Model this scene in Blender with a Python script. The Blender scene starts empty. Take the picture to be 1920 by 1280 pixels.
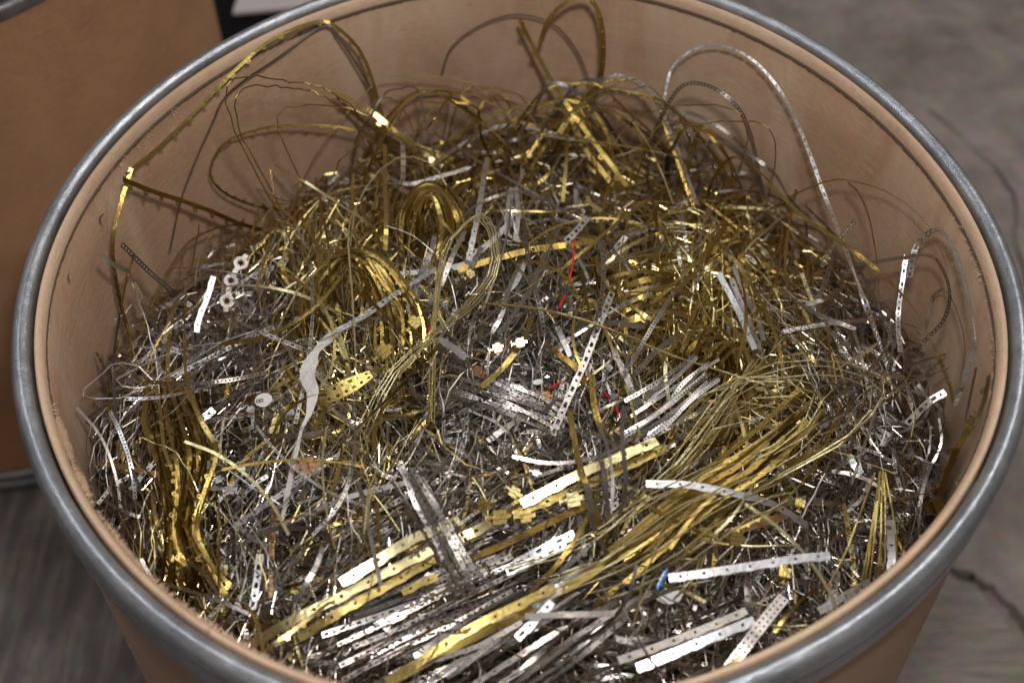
import bpy, math, random
import numpy as np
from mathutils import Vector, Matrix
random.seed(7); RNG = np.random.default_rng(7)
SC = bpy.context.scene
COL = SC.collection
H = 0.66                                   # height of the drum rim above the floor

# ------------------------------------------------------------------ camera
CP = np.array([-0.00371, -0.53876, H + 0.58371]); PITCH = 0.8835; ROLL = -0.013026; FPX = 2538.2
FW = np.array([0, math.cos(PITCH), -math.sin(PITCH)])
_r = np.array([1., 0, 0]); _u = np.cross(_r, FW)
RT = _r * math.cos(ROLL) + _u * math.sin(ROLL); UP = -_r * math.sin(ROLL) + _u * math.cos(ROLL)
cd = bpy.data.cameras.new('camera'); cam = bpy.data.objects.new('camera', cd); COL.objects.link(cam)
m = Matrix.Identity(4)
for i in range(3):
    m[i][0] = RT[i]; m[i][1] = UP[i]; m[i][2] = -FW[i]; m[i][3] = CP[i]
cam.matrix_world = m
cd.sensor_width = 36; cd.lens = FPX / 1920 * 36; cd.clip_start = .02; cd.clip_end = 60
cd.dof.use_dof = True; cd.dof.focus_distance = 0.80; cd.dof.aperture_fstop = 5.6
SC.camera = cam

# ------------------------------------------------------------------ world: a dim workshop, unseen pale panels added overhead for contrast in the metal
w = bpy.data.worlds.new('World'); SC.world = w; w.use_nodes = True
nt = w.node_tree; N = nt.nodes; L = nt.links
bg = N['Background']; tc = N.new('ShaderNodeTexCoord')
br = N.new('ShaderNodeTexBrick'); br.inputs['Scale'].default_value = 1.6; br.inputs['Mortar Size'].default_value = .30
br.inputs['Color1'].default_value = (1.0, 1.0, 1.02, 1); br.inputs['Color2'].default_value = (.34, .315, .29, 1); br.inputs['Mortar'].default_value = (.26, .235, .215, 1)
br.inputs['Mortar Smooth'].default_value = .2
L.new(tc.outputs['Generated'], br.inputs['Vector'])
sx = N.new('ShaderNodeSeparateXYZ'); L.new(tc.outputs['Generated'], sx.inputs[0])
mr = N.new('ShaderNodeMapRange'); mr.inputs[1].default_value = .05; mr.inputs[2].default_value = .5
L.new(sx.outputs[2], mr.inputs[0])
mx = N.new('ShaderNodeMix'); mx.data_type = 'RGBA'; mx.inputs[6].default_value = (.34, .30, .27, 1)
L.new(mr.outputs[0], mx.inputs[0]); L.new(br.outputs['Color'], mx.inputs[7]); L.new(mx.outputs[2], bg.inputs['Color'])
bg.inputs['Strength'].default_value = .68

# ------------------------------------------------------------------ lamps
def lamp(name, typ, loc, energy, size, color, target=None, sy=None):
    d = bpy.data.lights.new(name, typ); d.energy = energy; d.color = color
    if typ == 'AREA':
        d.size = size
        if sy: d.shape = 'RECTANGLE'; d.size_y = sy
    else: d.shadow_soft_size = size
    o = bpy.data.objects.new(name, d); COL.objects.link(o); o.location = loc
    if target is not None:
        o.rotation_euler = (Vector(target) - Vector(loc)).to_track_quat('-Z', 'Y').to_euler()
    return o
lamp('camera_flash', 'POINT', tuple(CP + UP * .11 + RT * .03 + FW * .02), 15, .022, (1, .955, .93))
lamp('roof_lamp', 'AREA', (1.0, .9, 3.0), 20, 1.0, (1, .96, .92), (0, 0, H), 1.6)
lamp('sparkle_light', 'AREA', (-1.4, .8, 2.9), 10, .25, (.9, .95, 1), (0, 0, H), 2.0)  # unseen strip light added for sparkle on the metal

SC.view_settings.view_transform = 'Standard'; SC.view_settings.look = 'None'
SC.view_settings.gamma = 1; SC.view_settings.use_curve_mapping = False; SC.view_settings.exposure = .22
SC.cycles.max_bounces = 6; SC.cycles.glossy_bounces = 4; SC.cycles.sample_clamp_indirect = 4

# ------------------------------------------------------------------ materials
def mat(name, base=(.5, .5, .5), rough=.5, metal=0.0):
    mt = bpy.data.materials.new(name); mt.use_nodes = True
    b = mt.node_tree.nodes['Principled BSDF']
    b.inputs['Base Color'].default_value = (*base, 1); b.inputs['Roughness'].default_value = rough; b.inputs['Metallic'].default_value = metal
    return mt, mt.node_tree.nodes, mt.node_tree.links, b
def ramp(N, stops, interp='LINEAR'):
    r = N.new('ShaderNodeValToRGB'); r.color_ramp.interpolation = interp
    el = r.color_ramp.elements
    while len(el) > 1: el.remove(el[-1])
    el[0].position = stops[0][0]; el[0].color = (*stops[0][1], 1)
    for p, c in stops[1:]:
        e = el.new(p); e.color = (*c, 1)
    return r
def noise(N, L, scale, detail=4, rough=.55, vec=None, dist=0):
    n = N.new('ShaderNodeTexNoise'); n.inputs['Scale'].default_value = scale; n.inputs['Detail'].default_value = detail
    n.inputs['Roughness'].default_value = rough; n.inputs['Distortion'].default_value = dist
    if vec is not None: L.new(vec, n.inputs['Vector'])
    return n
def mapping(N, L, src, scale=(1, 1, 1), rot=(0, 0, 0)):
    m_ = N.new('ShaderNodeMapping'); m_.inputs['Scale'].default_value = scale; m_.inputs['Rotation'].default_value = rot
    L.new(src, m_.inputs['Vector']); return m_.outputs[0]
def bump(N, L, b, h, strength=.3, dist=.001, prev=None):
    bp = N.new('ShaderNodeBump'); bp.inputs['Strength'].default_value = strength; bp.inputs['Distance'].default_value = dist
    L.new(h, bp.inputs['Height'])
    if prev is not None: L.new(prev, bp.inputs['Normal'])
    L.new(bp.outputs[0], b.inputs['Normal']); return bp.outputs[0]
def mixc(N, L, fac, a, b_, mode='MIX'):
    x = N.new('ShaderNodeMix'); x.data_type = 'RGBA'; x.blend_type = mode
    for s, v in ((0, fac), (6, a), (7, b_)):
        if isinstance(v, (tuple, float, int)): x.inputs[s].default_value = (*v, 1) if isinstance(v, tuple) else v
        else: L.new(v, x.inputs[s])
    return x.outputs[2]

def metal_mat(name, stops, r0, r1):
    mt, N, L, b = mat(name, metal=1)
    at = N.new('ShaderNodeAttribute'); at.attribute_name = 'tint'
    rp = ramp(N, stops); L.new(at.outputs['Fac'], rp.inputs[0])
    geo = N.new('ShaderNodeNewGeometry')
    n1 = noise(N, L, 260, 3, .6, geo.outputs['Position'])
    c = mixc(N, L, .35, rp.outputs[0], n1.outputs['Color'], 'OVERLAY')
    hs = N.new('ShaderNodeHueSaturation'); hs.inputs['Saturation'].default_value = 1.0
    c2 = mixc(N, L, .3, c, rp.outputs[0]); L.new(c2, b.inputs['Base Color'])
    mr = N.new('ShaderNodeMapRange'); mr.inputs[3].default_value = r0; mr.inputs[4].default_value = r1
    n2 = noise(N, L, 90, 2, .5, geo.outputs['Position']); L.new(n2.outputs['Fac'], mr.inputs[0]); L.new(mr.outputs[0], b.inputs['Roughness'])
    n3 = noise(N, L, 420, 3, .6, geo.outputs['Position']); bump(N, L, b, n3.outputs['Fac'], .35, .0006)
    return mt
M_BR = metal_mat('brass', [(0, (.21, .135, .04)), (.35, (.36, .255, .075)), (.7, (.53, .41, .15)), (1, (.78, .70, .40))], .20, .42)
M_SI = metal_mat('tinned_steel', [(0, (.19, .165, .145)), (.4, (.30, .272, .25)), (.8, (.50, .475, .455)), (1, (.74, .75, .77))], .22, .46)
M_CU = metal_mat('copper_plate', [(0, (.55, .30, .13)), (1, (.85, .55, .34))], .2, .4)
M_RED = mat('red_insulation', (.55, .01, .012), .35)[0]
M_BLUE = mat('blue_plastic', (.03, .16, .5), .3)[0]
M_WHITE = mat('white_plastic', (.5, .5, .48), .4)[0]
M_BLACK = mat('black_print', (.015, .015, .015), .5)[0]
def film_mat():
    mt, N, L, b = mat('cloudy_film', (.62, .60, .57), .28)
    b.inputs['Transmission Weight'].default_value = .25; b.inputs['IOR'].default_value = 1.35
    g = N.new('ShaderNodeNewGeometry'); n = noise(N, L, 130, 3, .6, g.outputs['Position'], 1.0)
    bump(N, L, b, n.outputs['Fac'], .8, .003); return mt
M_FILM = film_mat()

def kraft_mat(name, c0, c1, c2, inner=False):
    mt, N, L, b = mat(name, rough=.78)
    tc = N.new('ShaderNodeTexCoord'); P = tc.outputs['Object']
    n1 = noise(N, L, 7, 5, .6, P, .4); n2 = noise(N, L, 260, 3, .7, P)
    fib = noise(N, L, 60, 4, .7, mapping(N, L, P, (1, 1, 9)))
    r = ramp(N, [(.3, c0), (.52, c1), (.75, c2)]); L.new(n1.outputs['Fac'], r.inputs[0])
    c = mixc(N, L, .40, r.outputs[0], n2.outputs['Color'], 'SOFT_LIGHT')
    c = mixc(N, L, .40, c, fib.outputs['Color'], 'SOFT_LIGHT')
    hs = N.new('ShaderNodeHueSaturation'); hs.inputs['Saturation'].default_value = .95; L.new(c, hs.inputs['Color']); c = hs.outputs[0]
    # speckles
    vs = N.new('ShaderNodeTexVoronoi'); vs.inputs['Scale'].default_value = 34; L.new(P, vs.inputs['Vector'])
    sp = ramp(N, [(0, (1, 1, 1)), (.045, (1, 1, 1)), (.075, (0, 0, 0))]); L.new(vs.outputs['Distance'], sp.inputs[0])
    gate = ramp(N, [(.0, (0, 0, 0)), (.86, (0, 0, 0)), (.9, (.75, .75, .75))]); sc = N.new('ShaderNodeSeparateColor'); L.new(vs.outputs['Color'], sc.inputs[0]); L.new(sc.outputs[0], gate.inputs[0])
    mm = N.new('ShaderNodeMath'); mm.operation = 'MULTIPLY'; L.new(sp.outputs[0], mm.inputs[0]); L.new(gate.outputs[0], mm.inputs[1])
    c = mixc(N, L, mm.outputs[0], c, (.10, .07, .055))
    if inner:   # pale scuffs running down the wall and a few scratches
        sm = noise(N, L, 9, 4, .62, mapping(N, L, P, (1.4, 1.4, .35)), .6)
        sr = ramp(N, [(.48, (0, 0, 0)), (.70, (.8, .8, .8))]); L.new(sm.outputs['Fac'], sr.inputs[0])
        c = mixc(N, L, sr.outputs[0], c, (.55, .42, .31))
        s2 = noise(N, L, 14, 5, .7, mapping(N, L, P, (2.2, 2.2, .5), (.5, .2, 0)), 1.5)
        s2r = ramp(N, [(.485, (0, 0, 0)), (.5, (.5, .5, .5)), (.515, (0, 0, 0))]); L.new(s2.outputs['Fac'], s2r.inputs[0])
        g3 = noise(N, L, 12, 2, .5, P); g3r = ramp(N, [(.55, (0, 0, 0)), (.66, (1, 1, 1))]); L.new(g3.outputs['Fac'], g3r.inputs[0])
        m3 = N.new('ShaderNodeMath'); m3.operation = 'MULTIPLY'; L.new(s2r.outputs[0], m3.inputs[0]); L.new(g3r.outputs[0], m3.inputs[1])
        c = mixc(N, L, m3.outputs[0], c, (.60, .46, .36))
    L.new(c, b.inputs['Base Color'])
    b.inputs['Specular IOR Level'].default_value = .25
    pv = bump(N, L, b, n2.outputs['Fac'], .5, .0008); pv = bump(N, L, b, fib.outputs['Fac'], .35, .0015, pv); bump(N, L, b, n1.outputs['Fac'], .2, .006, pv)
    return mt
M_KIN = kraft_mat('kraft_inner', (.35, .205, .120), (.43, .268, .165), (.52, .345, .225), True)
M_KOUT = kraft_mat('kraft_outer', (.34, .175, .085), (.42, .22, .108), (.49, .265, .135))
M_KOUT2 = kraft_mat('kraft_outer_dusty', (.33, .215, .145), (.39, .26, .18), (.45, .31, .225))
M_LIP = kraft_mat('kraft_lip', (.40, .265, .17), (.48, .33, .22), (.54, .385, .265))
def galv_mat():
    mt, N, L, b = mat('galvanised_band', metal=.92)
    tc = N.new('ShaderNodeTexCoord'); P = tc.outputs['Object']
    n1 = noise(N, L, 26, 5, .65, P, .4); r = ramp(N, [(.3, (.24, .255, .285)), (.5, (.40, .415, .445)), (.72, (.62, .63, .655))]); L.new(n1.outputs['Fac'], r.inputs[0])
    n2 = noise(N, L, 130, 4, .7, P); c = mixc(N, L, .4, r.outputs[0], n2.outputs['Color'], 'SOFT_LIGHT')
    v = N.new('ShaderNodeTexVoronoi'); v.inputs['Scale'].default_value = 90; L.new(P, v.inputs['Vector'])
    vr = ramp(N, [(0, (.7, .7, .7)), (.10, (0, 0, 0))]); L.new(v.outputs['Distance'], vr.inputs[0])
    bw = N.new('ShaderNodeRGBToBW'); L.new(c, bw.inputs[0]); c = mixc(N, L, .75, c, bw.outputs[0])
    c = mixc(N, L, .38, c, (.36, .41, .50)); c = mixc(N, L, vr.outputs[0], c, (.16, .15, .14)); L.new(c, b.inputs['Base Color'])
    mr = N.new('ShaderNodeMapRange'); mr.inputs[3].default_value = .16; mr.inputs[4].default_value = .50; L.new(n2.outputs['Fac'], mr.inputs[0]); L.new(mr.outputs[0], b.inputs['Roughness'])
    sc_ = noise(N, L, 70, 6, .8, mapping(N, L, P, (1, 1, 4)), 1.6)
    pv = bump(N, L, b, n1.outputs['Fac'], .2, .004); pv = bump(N, L, b, sc_.outputs['Fac'], .3, .0012, pv); bump(N, L, b, n2.outputs['Fac'], .12, .0009, pv)
    return mt
M_GALV = galv_mat()
def floor_mat():
    mt, N, L, b = mat('worn_concrete', rough=.7)
    tc = N.new('ShaderNodeTexCoord'); P = tc.outputs['Object']
    n1 = noise(N, L, 5.5, 8, .72, P, .5); n2 = noise(N, L, 55, 5, .72, P); n3 = noise(N, L, 14, 5, .65, P, .6)
    r = ramp(N, [(.3, (.14, .115, .102)), (.5, (.23, .195, .175)), (.7, (.34, .295, .27))]); L.new(n1.outputs['Fac'], r.inputs[0])
    c = mixc(N, L, .55, r.outputs[0], n2.outputs['Color'], 'SOFT_LIGHT'); c = mixc(N, L, .6, c, n3.outputs['Fac'], 'SOFT_LIGHT')
    # dragged scrape marks and an overall darker tone on the left of the drums
    st = noise(N, L, 9, 5, .65, mapping(N, L, P, (9, .8, 1), (0, 0, math.radians(-24))), .4)
    sr = ramp(N, [(.36, (.34, .34, .35)), (.5, (.50, .50, .51)), (.68, (.85, .85, .83))]); L.new(st.outputs['Fac'], sr.inputs[0])
    sx = N.new('ShaderNodeSeparateXYZ'); L.new(P, sx.inputs[0]); mr = N.new('ShaderNodeMapRange'); mr.inputs[1].default_value = .12; mr.inputs[2].default_value = -.12; L.new(sx.outputs[0], mr.inputs[0])
    cs = mixc(N, L, 1.0, c, sr.outputs[0], 'MULTIPLY'); c = mixc(N, L, mr.outputs[0], c, cs)
    L.new(c, b.inputs['Base Color'])
    pv = bump(N, L, b, n3.outputs['Fac'], .5, .006); pv = bump(N, L, b, n2.outputs['Fac'], .4, .002, pv); bump(N, L, b, st.outputs['Fac'], .35, .006, pv)
    return mt
M_FLOOR = floor_mat()
def slab_mat():
    mt, N, L, b = mat('scraped_concrete', rough=.75); tc = N.new('ShaderNodeTexCoord'); P = tc.outputs['Object']
    st = noise(N, L, 22, 5, .7, mapping(N, L, P, (1, 7, 1), (0, 0, math.radians(38))), .5); r = ramp(N, [(.3, (.17, .15, .135)), (.5, (.235, .205, .185)), (.7, (.31, .275, .25))]); L.new(st.outputs['Fac'], r.inputs[0])
    n2 = noise(N, L, 60, 4, .7, P); L.new(mixc(N, L, .5, r.outputs[0], n2.outputs['Color'], 'SOFT_LIGHT'), b.inputs['Base Color']); bump(N, L, b, st.outputs['Fac'], .5, .006); return mt
M_SLAB = slab_mat()
M_CRACK = mat('crack_dirt', (.085, .068, .06), .9)[0]
M_DARK = mat('dark_plastic', (.022, .023, .027), .45)[0]
M_GREYP = mat('grey_sheet', (.55, .50, .50), .6)[0]
M_BED = mat('dark_gap_blocker', (.045, .038, .03), .8)[0]
M_SCR = mat('scratched_paper', (.52, .37, .25), .9)[0]
M_EDGE = mat('dark_paper_edge', (.15, .092, .06), .95)[0]
M_FUZZ = mat('torn_paper', (.50, .34, .22), .9)[0]

# ------------------------------------------------------------------ object helpers
def tag(o, label=None, cat=None, group=None, kind=None):
    if label: o['label'] = label
    if cat: o['category'] = cat
    if group: o['group'] = group
    if kind: o['kind'] = kind
    return o
def mesh_obj(name, V, Q, mats, parent=None, tint=None, mi=None, smooth=False):
    V = np.asarray(V, dtype=np.float32); Q = np.asarray(Q, dtype=np.int32)
    me = bpy.data.meshes.new(name); me.vertices.add(len(V)); me.vertices.foreach_set('co', V.ravel())
    k = Q.shape[1]; me.loops.add(Q.size); me.loops.foreach_set('vertex_index', Q.ravel())
    me.polygons.add(len(Q)); me.polygons.foreach_set('loop_start', np.arange(0, Q.size, k, dtype=np.int32))
    if mi is not None: me.polygons.foreach_set('material_index', np.asarray(mi, dtype=np.int32))
    me.update(calc_edges=True)
    me.polygons.foreach_set('use_smooth', np.full(len(Q), smooth))
    for m_ in (mats if isinstance(mats, (list, tuple)) else [mats]): me.materials.append(m_)
    if tint is not None:
        a = me.attributes.new('tint', 'FLOAT', 'POINT')
        a.data.foreach_set('value', np.broadcast_to(np.asarray(tint, dtype=np.float32), (len(V),)).copy())
    me.validate()
    o = bpy.data.objects.new(name, me); COL.objects.link(o)
    if parent: o.parent = parent
    return o

# ------------------------------------------------------------------ drums
HARM = [-1.4423e-4, 1.2133e-3, -1.4193e-3, 2.3152e-4, 3.9053e-4, -1.76243e-3, 1.2005e-3, -1.49882e-3]
def oval(th, on=True):                     # the paper drum is knocked slightly out of round
    if not on: return np.ones_like(th)
    s = np.zeros_like(th)
    for k in range(4): s = s + HARM[2*k] * np.cos((k+1)*th) + HARM[2*k+1] * np.sin((k+1)*th)
    return 1 + (s + .0005) / .28
def lathe(name, prof, mt, parent, n=360, distort=True, jit=None, closed=False, loc=(0, 0)):
    th = np.linspace(0, 2*math.pi, n, endpoint=False); ov = oval(th, distort)
    V = []
    for i, (r, z) in enumerate(prof):
        rr = r * ov; zz = np.full(n, z)
        if jit and i in jit: rr = rr + RNG.normal(0, jit[i], n); zz = zz + RNG.normal(0, jit[i], n)
        V.append(np.stack([rr*np.cos(th) + loc[0], rr*np.sin(th) + loc[1], zz], 1))
    V = np.concatenate(V); Q = []
    m_ = len(prof); idx = np.arange(n)
    for i in range(m_ if closed else m_-1):
        j = (i+1) % m_
        Q.append(np.stack([i*n+idx, i*n+(idx+1) % n, j*n+(idx+1) % n, j*n+idx], 1))
    return mesh_obj(name, V, np.concatenate(Q), mt, parent, smooth=True)
def fillet(pts, r=.35, n=4):
    out = [pts[0]]
    for a, b, c in zip(pts, pts[1:], pts[2:]):
        a, b, c = map(np.array, (a, b, c))
        p = b + (a-b)*r; q = b + (c-b)*r
        for t in np.linspace(0, 1, n): out.append(tuple((1-t)**2*p + 2*t*(1-t)*b + t*t*q))
    out.append(pts[-1]); return out
def drum(name, label, loc, top, distort, is_main):
    root = bpy.data.objects.new(name, None); COL.objects.link(root); root.location = (loc[0], loc[1], 0)
    tag(root, label, 'drum')
    zb = top
    band = fillet([(.2795, zb-.030), (.2795, zb-.006), (.2803, zb+.0005), (.2848, zb+.0028), (.2893, zb+.0005), (.2918, zb-.005), (.2914, zb-.0125), (.2884, zb-.0165), (.2888, zb-.0195), (.2908, zb-.023), (.2908, zb-.031), (.2885, zb-.0345), (.2862, zb-.0345)])
    lathe('rim_band', band, M_GALV, root, distort=distort, n=480)
    wall = [(.2865, .012), (.2868, zb-.045), (.2868, zb-.020)]
    lathe('outer_wall', wall, M_KOUT2 if is_main else M_KOUT, root, distort=distort)
    inner = [(.2790, zb-.020), (.2772, zb-.0125), (.2764, zb-.014), (.2762, zb-.05), (.2762, zb-.15), (.2762, .03), (.20, .02), (.002, .02)]
    lathe('inner_wall', inner, M_KIN, root, distort=distort)
    lip = fillet([(.2785, zb-.010), (.2782, zb-.0018), (.2762, zb-.0008), (.2740, zb-.0030), (.2729, zb-.0070), (.2730, zb-.0105), (.2768, zb-.0118)], .4, 3)
    lathe('paper_lip', lip, M_LIP, root, distort=distort, n=900, jit={14: .0002, 15: .00035, 16: .0003, 13: .0002})
    edge = [(.2727, zb-.0080), (.2724, zb-.0098), (.2730, zb-.0112), (.2742, zb-.0122)]  # dark brown ring along the lower inner edge of the lip
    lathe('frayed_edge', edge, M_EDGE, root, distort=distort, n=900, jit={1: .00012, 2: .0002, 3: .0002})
    ch = fillet([(.2868, .030), (.2905, .030), (.2925, .026), (.2925, .019), (.2900, .015), (.2925, .010), (.2925, .003), (.289, .001), (.270, .001)])
    lathe('bottom_band', ch, M_GALV, root, distort=distort)
    return root
D1 = drum('fibre_drum', 'open brown fibre drum with grey metal rim band, heaped full of metal scrap', (0, 0), H, True, True)
D2 = drum('fibre_drum', 'second brown fibre drum behind on the left, rim only partly in view, empty looking', (-.59, .57), H-.052, False, False)
D2['label'] = 'second brown fibre drum behind the full one at upper left, cut off by the frame'

# fuzzy torn paper on the lip and small dark punctures in the inner wall
def fuzz():
    V = []; Q = []
    def tri(a, b, c):
        k = len(V); V.extend([a, b, c]); Q.append((k, k+1, k+2))
    spots = [(math.radians(d), s, n) for d, s, n in ((205, .030, 900), (212, .020, 700), (222, .05, 600), (236, .08, 700), (250, .08, 500), (146, .012, 16), (152, .012, 22), (158, .01, 10), (8, .03, 26), (0, .04, 34), (-14, .05, 40), (-75, .02, 50), (-60, .03, 20), (40, .02, 8), (270, .3, 220))]
    for a, s, n in spots:
        for _ in range(n):
            th = a + random.gauss(0, s); r = .2730 * float(oval(np.array([th]))[0])
            p = np.array([r*math.cos(th), r*math.sin(th), H - .008 - random.random()*.006])
            d = np.array([-math.cos(th), -math.sin(th), random.uniform(-.4, .5)]) + RNG.normal(0, .55, 3)
            q = p + d / np.linalg.norm(d) * random.uniform(.0008, .0038) * (1.3 if n > 150 else 1)
            t = np.array([-math.sin(th), math.cos(th), 0]) * random.uniform(.00012, .0004)
            tri(p - t, p + t, q)
    o = mesh_obj('paper_fuzz', V, Q, M_FUZZ, D1); o['kind'] = 'stuff'
fuzz()

# ------------------------------------------------------------------ projection onto surfaces of the place
def ray(px, py):
    d = FW + (px-960)/FPX*RT - (py-640)/FPX*UP
    return d
def at_z(px, py, z):
    d = ray(px, py); t = (z-CP[2])/d[2]; return CP + t*d
def hp(x, y):                              # height of the heap of scrap
    r2 = (x*x + y*y) / .0729
    b = -.118 - .115 * y - .012 * x
    return H + b + .050 * (1 - r2) + .006*math.sin(23*x+1.3)*math.cos(19*y+.4) + .004*math.sin(41*x-31*y)
def at(px, py, lift=.0):
    d = ray(px, py); lo, hi = .35, 1.6
    for _ in range(26):
        t = (lo+hi)/2; p = CP + t*d
        if p[2] > hp(p[0], p[1]) + lift: lo = t
        else: hi = t
    return CP + lo*d
def at_wall(px, py, rho):
    d = ray(px, py); a = d[0]**2+d[1]**2; b = CP[0]*d[0]+CP[1]*d[1]; c = CP[0]**2+CP[1]**2-rho*rho
    disc = max(b*b-a*c, 0); t = (-b+math.sqrt(disc))/a; return CP + t*d
def world_pts(pts, lift=.004):
    out = []
    for p in pts:
        if len(p) == 2: out.append(at(p[0], p[1], lift))
        elif p[2] >= .15: out.append(at_wall(*p))
        else: out.append(at(p[0], p[1], p[2]))
    return np.array(out)
def spline(P, n):
    P = np.asarray(P, float)
    if len(P) == 2: t = np.linspace(0, 1, n)[:, None]; return P[0]*(1-t)+P[1]*t
    E = np.vstack([2*P[0]-P[1], P, 2*P[-1]-P[-2]]); out = []; S = len(P)-1
    for u in np.linspace(0, S, n):
        i = min(int(u), S-1); t = u-i; a, b, c, d = E[i:i+4]
        out.append(.5*((2*b)+(-a+c)*t+(2*a-5*b+4*c-d)*t*t+(-a+3*b-3*c+d)*t**3))
    return np.array(out)

def wall_marks():                          # two slits torn in the paper wall and a few pale scratches, each a thin raised or dark sliver
    def sliver(name, pts, wd, mt_, rho):
        P = spline(np.array([at_wall(x, y, rho) for x, y in pts]), 24); n = len(P)
        Tn = np.gradient(P, axis=0); Nn = P*np.array([1, 1, 0]); Nn /= np.linalg.norm(Nn, axis=1)[:, None]
        Wd = np.cross(Tn, Nn); Wd /= np.linalg.norm(Wd, axis=1)[:, None]; ww = wd*np.sin(np.linspace(.15, math.pi-.15, n))[:, None]*RNG.uniform(.5, 1.1, (n, 1))
        i = np.arange(n-1); return mesh_obj(name, np.concatenate([P+Wd*ww, P-Wd*ww]), np.stack([i, i+1, i+n+1, i+n], 1), mt_, D1)
    sliver('tear', [(131, 508), (128, 520), (133, 532)], .0011, M_CRACK, .2722); sliver('tear', [(195, 400), (187, 411), (193, 424)], .0011, M_CRACK, .2722)
    for pts, wd in (([(213, 300), (206, 350), (202, 400), (206, 470)], .0007), ([(418, 190), (395, 240), (370, 300), (345, 350)], .0007), ([(560, 60), (500, 105), (440, 160)], .0004), ([(650, 250), (640, 300), (655, 335)], .0005), ([(1700, 380), (1712, 420), (1730, 450)], .0005), ([(1845, 560), (1862, 640), (1868, 700)], .0006), ([(515, 262), (480, 272)], .0005)):
        sliver('scratch', pts, wd, M_SCR, .2722)
ORDER = {}
def member(group, o, x, y): ORDER.setdefault(group, []).append((o, x, y))
# ------------------------------------------------------------------ stamped strip patterns (u along, v across, w through), all quads
def grid_cell(us, vs, rects=(), rounds=(), t=0.0, bumps=()):
    us = list(us); vs = list(vs); nu, nv = len(us), len(vs)
    V = [[us[i], vs[j]] for i in range(nu) for j in range(nv)]
    for (i, s, amt) in bumps: V[i*nv + (nv-1 if s > 0 else 0)][1] += s*amt
    Q = []
    for i in range(nu-1):
        for j in range(nv-1):
            c = [i*nv+j, (i+1)*nv+j, (i+1)*nv+j+1, i*nv+j+1]
            if (i, j) in rects: continue
            if (i, j) in rounds:
                P = np.array([V[k] for k in c]); ctr = P.mean(0); r = min(np.ptp(P[:, 0]), np.ptp(P[:, 1]))/2*.92
                rim = []
                for k in range(4):
                    rim.append(c[k]); V.append(list((P[k]+P[(k+1) % 4])/2)); rim.append(len(V)-1)
                inn = []
                for k in rim:
                    d = np.array(V[k])-ctr; d = d/np.linalg.norm(d)*r; V.append(list(ctr+d)); inn.append(len(V)-1)
                for k in range(8): Q.append([rim[k], rim[(k+1) % 8], inn[(k+1) % 8], inn[k]])
                continue
            Q.append(c)
    return thicken([v+[0.] for v in V], Q, t, us[0], us[-1])
def thicken(V, Q, t, u0, u1):
    if t <= 0: return np.array(V), np.array(Q)
    n = len(V); VV = [[a, b, c+t/2] for a, b, c in V]+[[a, b, c-t/2] for a, b, c in V]
    QQ = [list(q) for q in Q]+[[x+n for x in q[::-1]] for q in Q]
    cnt = {}
    for q in Q:
        for k in range(4):
            e = (q[k], q[(k+1) % 4]); key = (min(e), max(e)); cnt[key] = None if key in cnt else e
    for key, e in cnt.items():
        if e is None: continue
        a, b = e
        if (V[a][0] == u0 and V[b][0] == u0) or (V[a][0] == u1 and V[b][0] == u1): continue
        QQ.append([b, a, a+n, b+n])
    return np.array(VV), np.array(QQ)
T = .00022
def lug_cell(Lc, wd, t):
    h = wd/2
    V, Q = grid_cell([0, Lc*.3, Lc*.5, Lc*.7, Lc], [-h, -h*.2, h], (), (), t, ((2, 1, h*.35),))
    ro, ri, uc, vc = h*1.25, h*.55, Lc*.5, h+h*.55
    k = 10; a = np.arange(k)*2*math.pi/k
    A = [[uc+ro*math.cos(x), vc+ro*math.sin(x), t*.6+.00004] for x in a]+[[uc+ri*math.cos(x), vc+ri*math.sin(x), t*.6+.00004] for x in a]
    B = [[p[0], p[1], -t*.6-.00004] for p in A]
    n = len(V); V2 = np.vstack([V, A, B]); q = []
    for i in range(k):
        j = (i+1) % k
        q += [[n+i, n+j, n+k+j, n+k+i], [n+2*k+j, n+2*k+i, n+3*k+i, n+3*k+j], [n+j, n+i, n+2*k+i, n+2*k+j], [n+k+i, n+k+j, n+3*k+j, n+3*k+i]]
    return V2, np.vstack([Q, q])
def star_cell(Lc, wd, t):
    k = 16; a = np.arange(k)*2*math.pi/k; ro = wd/2; uc = Lc/2
    V = [[uc+ro*math.cos(x), ro*math.sin(x), 0] for x in a]+[[uc+(ro*.68 if i % 2 else ro*.36)*math.cos(x), (ro*.68 if i % 2 else ro*.36)*math.sin(x), 0] for i, x in enumerate(a)]
    Q = [[i, (i+1) % k, k+(i+1) % k, k+i] for i in range(k)]
    n = len(V); h = wd*.17
    V += [[0, -h, .0001], [uc-ro*.9, -h, .0001], [uc-ro*.9, h, .0001], [0, h, .0001], [uc+ro*.9, -h, .0001], [Lc, -h, .0001], [Lc, h, .0001], [uc+ro*.9, h, .0001]]
    Q += [[n, n+1, n+2, n+3], [n+4, n+5, n+6, n+7]]
    return thicken(V, Q, t, 0, Lc)
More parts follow.
